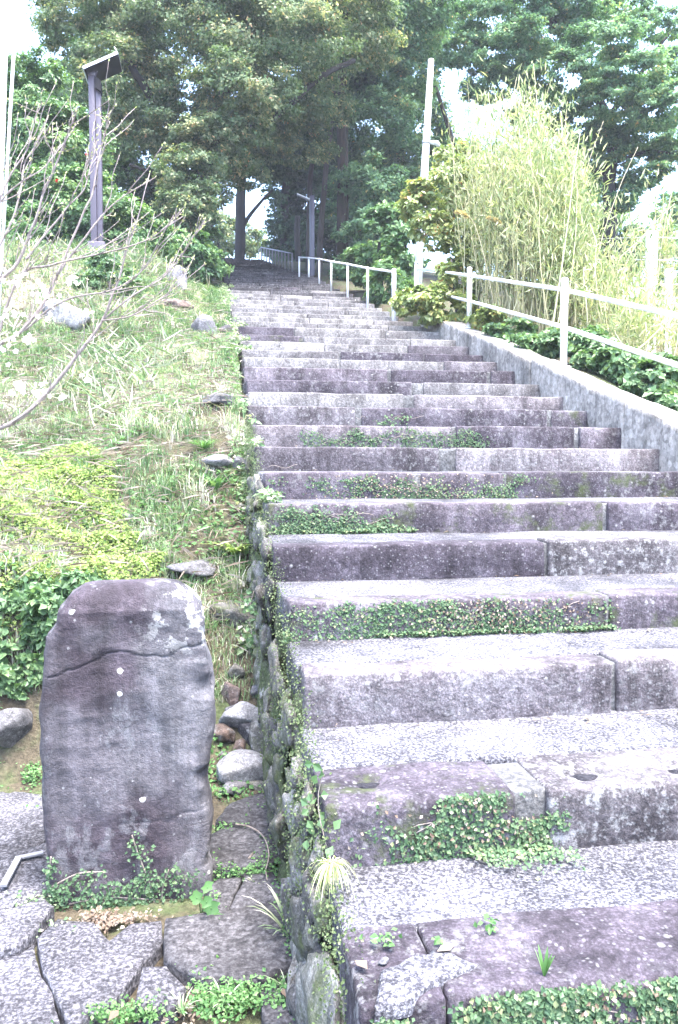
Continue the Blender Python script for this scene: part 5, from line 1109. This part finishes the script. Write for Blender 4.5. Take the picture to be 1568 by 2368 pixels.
# ------------------------------------------------------------------ weeds in the paving joints and around the foot
def patch(name, label, spots_, n, L, mat, seed, h=0.04, cat='weeds', z0=0.0, kind=None):
    rg = np.random.default_rng(seed); P = []
    for (px, py, sx, sy, wgt) in spots_:
        m = int(n * wgt); c = np.array([on_z(x, y, z0) for x, y in zip(px + rg.normal(0, sx, m), py + rg.normal(0, sy, m))]); c[:, 2] = z0 + rg.random(m) ** 1.5 * h + 0.004; P.append(c)
    P = np.concatenate(P); P = P[fbm(P * np.array([1, 1, 0]), 9, seed, 3) + 0.2 * rg.normal(size=len(P)) > 0.05]; m = len(P); N = unit(np.array([0, -0.25, 1.0]) + rg.normal(0, 0.5, (m, 3))); D = np.cross(N, rand_dirs(rg, m)); Ls = L * rg.uniform(0.6, 1.4, m)
    o = leaf_obj(name, P, D, N, Ls, Ls * 0.4, np.clip(rg.normal(0.5, 0.22, m), 0, 1), M[mat]); tag(o, label, cat, None, kind); return o
patch('joint_weeds', 'green weeds spreading over the paving at the bottom left', [(520, 2320, 70, 26, .28), (400, 2350, 60, 22, .2), (470, 2270, 30, 16, .10), (660, 2330, 40, 25, .14), (310, 2360, 50, 14, .12), (560, 2300, 30, 20, .1), (240, 2365, 40, 10, .06)], 4200, 0.012, 'weed', 401, 0.045, kind='stuff')
patch('joint_weeds', 'green weeds in the paving joints between standing stone and steps', [(520, 1915, 26, 10, .2), (580, 2035, 40, 8, .2), (620, 2010, 20, 20, .12), (660, 2060, 12, 40, .15), (690, 2180, 18, 40, .18), (560, 1860, 40, 8, .1), (500, 2060, 10, 30, .05)], 5200, 0.012, 'weed', 402, 0.05, kind='stuff')
patch('joint_weeds', 'green weeds under the grey rock left of the standing stone', [(55, 1790, 30, 30, .6), (20, 1770, 26, 22, .4)], 11000, 0.015, 'weed', 403, 0.10, kind='stuff')
patch('joint_weeds', 'dry and green weeds in the joint at the left picture edge', [(30, 2085, 30, 8, .5), (80, 2100, 20, 8, .2), (180, 2160, 60, 8, .3)], 900, 0.015, 'grass', 404, 0.04, kind='stuff')
patch('joint_weeds', 'little green sprigs along the crack of the lowest step', [(950, 2180, 40, 6, .6), (1010, 2205, 14, 8, .2), (1130, 2150, 10, 5, .2)], 260, 0.016, 'weed', 405, 0.02, z0=Z_[2] + 0.01, kind='stuff')
rg = np.random.default_rng(77)
n = 5000; u = rg.uniform(-0.9, 0.26, n); w = rg.uniform(3.85, 5.4, n); P2 = np.stack([u, w, 0 * u], 1); k_ = fbm(P2, 3, 4, 3) > 0.0; u, w = u[k_], w[k_]; n = len(u)
P = np.stack([u, w, np.maximum(ground_z(u, w), 0) + rg.uniform(0, 0.05, n)], 1); N = unit(np.array([0, -0.6, 0.8]) + rg.normal(0, 0.45, (n, 3))); Ls = rg.uniform(0.012, 0.034, n)
tag(leaf_obj('bank_foot_weeds', P, np.cross(N, rand_dirs(rg, n)), N, Ls, Ls * 0.4, np.clip(rg.normal(0.45, 0.22, n), 0, 1), M['weed']), 'mixed green weeds on the earth slope behind the rubble', 'weeds', kind='stuff')

patch('leaf_litter', 'brown leaf litter on the bare soil round the standing stone', [(230, 2140, 70, 14, .5), (40, 1780, 40, 30, .25), (480, 2330, 60, 20, .25)], 2600, 0.016, 'l_dead', 411, 0.02, 'litter', -0.01, 'stuff')
def rosette(name, label, c, n, L, wid, mat, seed, spread=0.8, cat='weed', grp=None, up=1.0, droop=0.62):
    """tuft of arching blades or leaves from one base"""
    rg = np.random.default_rng(seed); c = np.array(c); V, T, v = [], [], []; o = 0
    for k in range(n):
        a = rg.random() * 2 * pi; out = np.array([cos(a), sin(a), 0]) * rg.uniform(0.15, 1) * spread; ln = L * rg.uniform(0.55, 1.1); sd = np.array([-sin(a), cos(a), 0]); vv = rg.random()
        seg = 6; prof = np.sin(np.linspace(0.25, pi, seg))
        for s_, pr in zip(np.linspace(0, 1, seg), prof):
            p = c + ln * (out * s_ + np.array([0, 0, up]) * (s_ - droop * spread * s_ * s_)); V += [p - sd * wid * pr, p + sd * wid * pr]; v += [vv * 0.6 + 0.4 * s_] * 2
        for s_ in range(seg - 1): b = o + s_ * 2; T += [[b, b + 1, b + 3], [b, b + 3, b + 2]]
        o += seg * 2
    ob = make_obj(name, np.array(V) - c, np.array(T), M[mat], None, False, np.array(v), tuple(c)); tag(ob, label, cat, grp); return ob
p = on_w(745, 2015, 1.98); rosette('grass_tuft', 'pale straw-tipped grass tuft growing from the left edge of the lower steps', (0.30, 2.0, float(p[2])), 130, 0.11, 0.0014, 'tuft', 1, 0.85, 'grass tuft', None, 0.9, 1.9)
p = on_z(690, 2180); rosette('grass_tuft', 'green long-bladed grass clump at the foot of the step flank', (p[0] - 0.02, p[1], 0.0), 30, 0.30, 0.004, 'grass', 2, 0.8, 'grass tuft')
p = on_z(1258, 2255, Z_[2]); rosette('sprout', 'single bright green sprout on the lowest step', (p[0], p[1], Z_[2] - 0.005), 8, 0.09, 0.004, 'weed', 3, 0.4, 'weed')
p, _ = hit(545, 1290); rosette('fern', 'yellow-green fern on the bank beside the step edge', p, 34, 0.26, 0.014, 'l_cover', 4, 1.1, 'fern')
p, _ = hit(500, 1140); rosette('leafy_weed', 'upright bright leaf rosette in grass left of the mossy risers', p, 20, 0.24, 0.014, 'weed', 5, 0.7, 'weed')
p, _ = hit(210, 1075); rosette('grass_tuft', 'fine green grass tuft on top of the bright ground cover', p, 120, 0.26, 0.002, 'grass', 6, 1.0, 'grass tuft')
p, _ = hit(470, 1050); rosette('grass_tuft', 'bluish green drooping grass clump in the bank next to the whitish rock', p, 160, 0.28, 0.003, 'weed', 8, 1.1, 'grass tuft')
for k, (px, py, n_, L_, lb) in enumerate([(520, 2330, 40, 0.10, 'short grass tuft in the weeds at the bottom left of the steps'), (420, 2345, 30, 0.09, 'small grass tuft at the bottom edge under the pale slab'), (665, 2300, 36, 0.12, 'grass tuft against the foot of the step flank near the bottom'), (590, 2050, 24, 0.07, 'tiny grass tuft in the paving joint between standing stone and steps')]):
    p = on_z(px, py); rosette('grass_tuft', lb, (p[0], p[1], 0.0), n_, L_, 0.002, 'grass', 40 + k, 0.9, 'grass tuft')
# broad-leaved plant at the right foot of the standing stone
c = on_z(466, 2120); t = tag(empty('leafy_weed', tuple(c)), 'broad-leaved green plant at the right foot of the standing stone', 'weed')
rg = np.random.default_rng(9)
for k, (px, py, s_) in enumerate([(455, 2075, 30), (480, 2050, 26), (490, 2100, 34), (450, 2130, 30), (500, 2125, 30), (470, 2160, 24), (478, 2085, 26)]):
    cc = on_w(px, py, c[1] - 0.03 - 0.01 * k); r_ = s_ / F_ * 2.9; e = unit(np.array([1, 0.1, rg.normal(0, .2)])); f = unit(np.array([rg.normal(0, .2), 0.55, 0.9])); a = np.linspace(0, 2 * pi, 12, endpoint=False)
    ring = cc + r_ * (1 - 0.38 * np.cos(a * 2.5) ** 2)[:, None] * 0.6 * (e * np.cos(a)[:, None] + f * np.sin(a)[:, None]); V = np.concatenate([[cc - np.array([0, -0.004, 0.004])], ring])
    make_obj('leaf', V - c, np.array([[0, 1 + j, 1 + (j + 1) % 12] for j in range(12)]), M['weed'], t, True, np.full(13, 0.05 + 0.35 * rg.random()))
    Vs, Qs = tube(smooth_path([c, (c + cc) / 2 + np.array([0, 0, 0.02]), cc], 6), 0.002, 5); make_obj('stalk', Vs - c, Qs, M['weed'], t, True, np.full(len(Vs), 0.4))
# large leaved ivy at the step edges
for k, (px, py, w, m, lb) in enumerate([(735, 1850, 2.12, 16, 'round-leaved climber hanging beside the left end of a lower step'), (575, 1420, 4.1, 24, 'round-leaved climber hanging on the mossy flank behind the standing stone')]):
    rg = np.random.default_rng(500 + k); c = on_w(px, py, w); P = c + np.stack([rg.normal(0, 0.02, m), rg.normal(0, 0.03, m), rg.uniform(-0.14, 0.12, m)], 1); N = unit(np.array([-0.5, -1, 0.5]) + rg.normal(0, 0.3, (m, 3)))
    o = tag(empty('climber', tuple(c)), lb, 'creeper'); leaf_obj('leaves', P, unit(np.cross(N, rand_dirs(rg, m)) - np.array([0, 0, .4])), N, rg.uniform(0.02, 0.036, m), 0.013, rg.random(m) * 0.6 + 0.2, M['l_hedge'], o)
    add('stem', tube(smooth_path([c + np.array([0.03, 0.02, 0.12]), c, c + np.array([0.02, -0.03, -0.12])], 8), 0.0016, 5), M['root'], o)
# curved dry stem lying on the slabs
q = [on_z(x, y, 0.05) for x, y in [(545, 1905), (580, 1912), (610, 1935), (622, 1975), (615, 2010), (618, 2035)]]
tag(make_obj('dry_twig', *tube(smooth_path(q, 24), np.linspace(0.004, 0.002, 24), 6), M['root']), 'curved dry stem lying on the paving between standing stone and steps', 'twig')
q = [on_z(x, y, 0.045) for x, y in [(575, 1985), (585, 1972)]]
tag(make_obj('dry_twig', *tube(q, 0.004, 6), M['root']), 'short brown twig on the dark slab right of the standing stone', 'twig')
# fallen leaves
rg = np.random.default_rng(15)
for k, (px, py, z, lb) in enumerate([(275, 2335, 0.05, 'tan fallen leaf on the pale slab below the standing stone'), (655, 2285, 0.05, 'brown fallen leaf on paving by the step flank'), (850, 2240, Z_[2] + 0.012, 'rust-brown fallen leaf on the lowest step by its left end'), (545, 1505, None, 'pinkish dead leaf on the slope behind the standing stone'), (1050, 2185, Z_[2] + 0.01, 'small pale fallen leaf on the lowest step')]):
    p = on_z(px, py, z) if z is not None else hit(px, py)[0] + np.array([0, 0, 0.04])
    a = rg.random() * 6; leaf = leaf_obj('fallen_leaf', p[None], np.array([[cos(a), sin(a), 0.05]]), np.array([[0.1, -0.2, 1]]), 0.045, 0.014, np.array([0.25 + 0.12 * k]), M['l_dead']); tag(leaf, lb, 'leaf')

# ------------------------------------------------------------------ thin haze volume added to lift dark tones like lens glare
V, Q = box_pts((0, 20, 20), X3 * 90, Y3 * 90, Z3 * 22)
hz = make_obj('haze', V, Q, None, None, False); tag(hz, 'thin pale haze volume added to imitate lens glare', 'haze', kind='stuff')
mh = bpy.data.materials.new('haze'); mh.use_nodes = True; nt = mh.node_tree; nt.nodes.clear()
pv = nt.nodes.new('ShaderNodeVolumePrincipled'); pv.inputs['Color'].default_value = (0.85, 0.88, 1.0, 1); pv.inputs['Density'].default_value = 0.0012
mo_ = nt.nodes.new('ShaderNodeOutputMaterial'); nt.links.new(pv.outputs[0], mo_.inputs['Volume']); hz.data.materials.append(mh)
SC.cycles.volume_bounces = 0
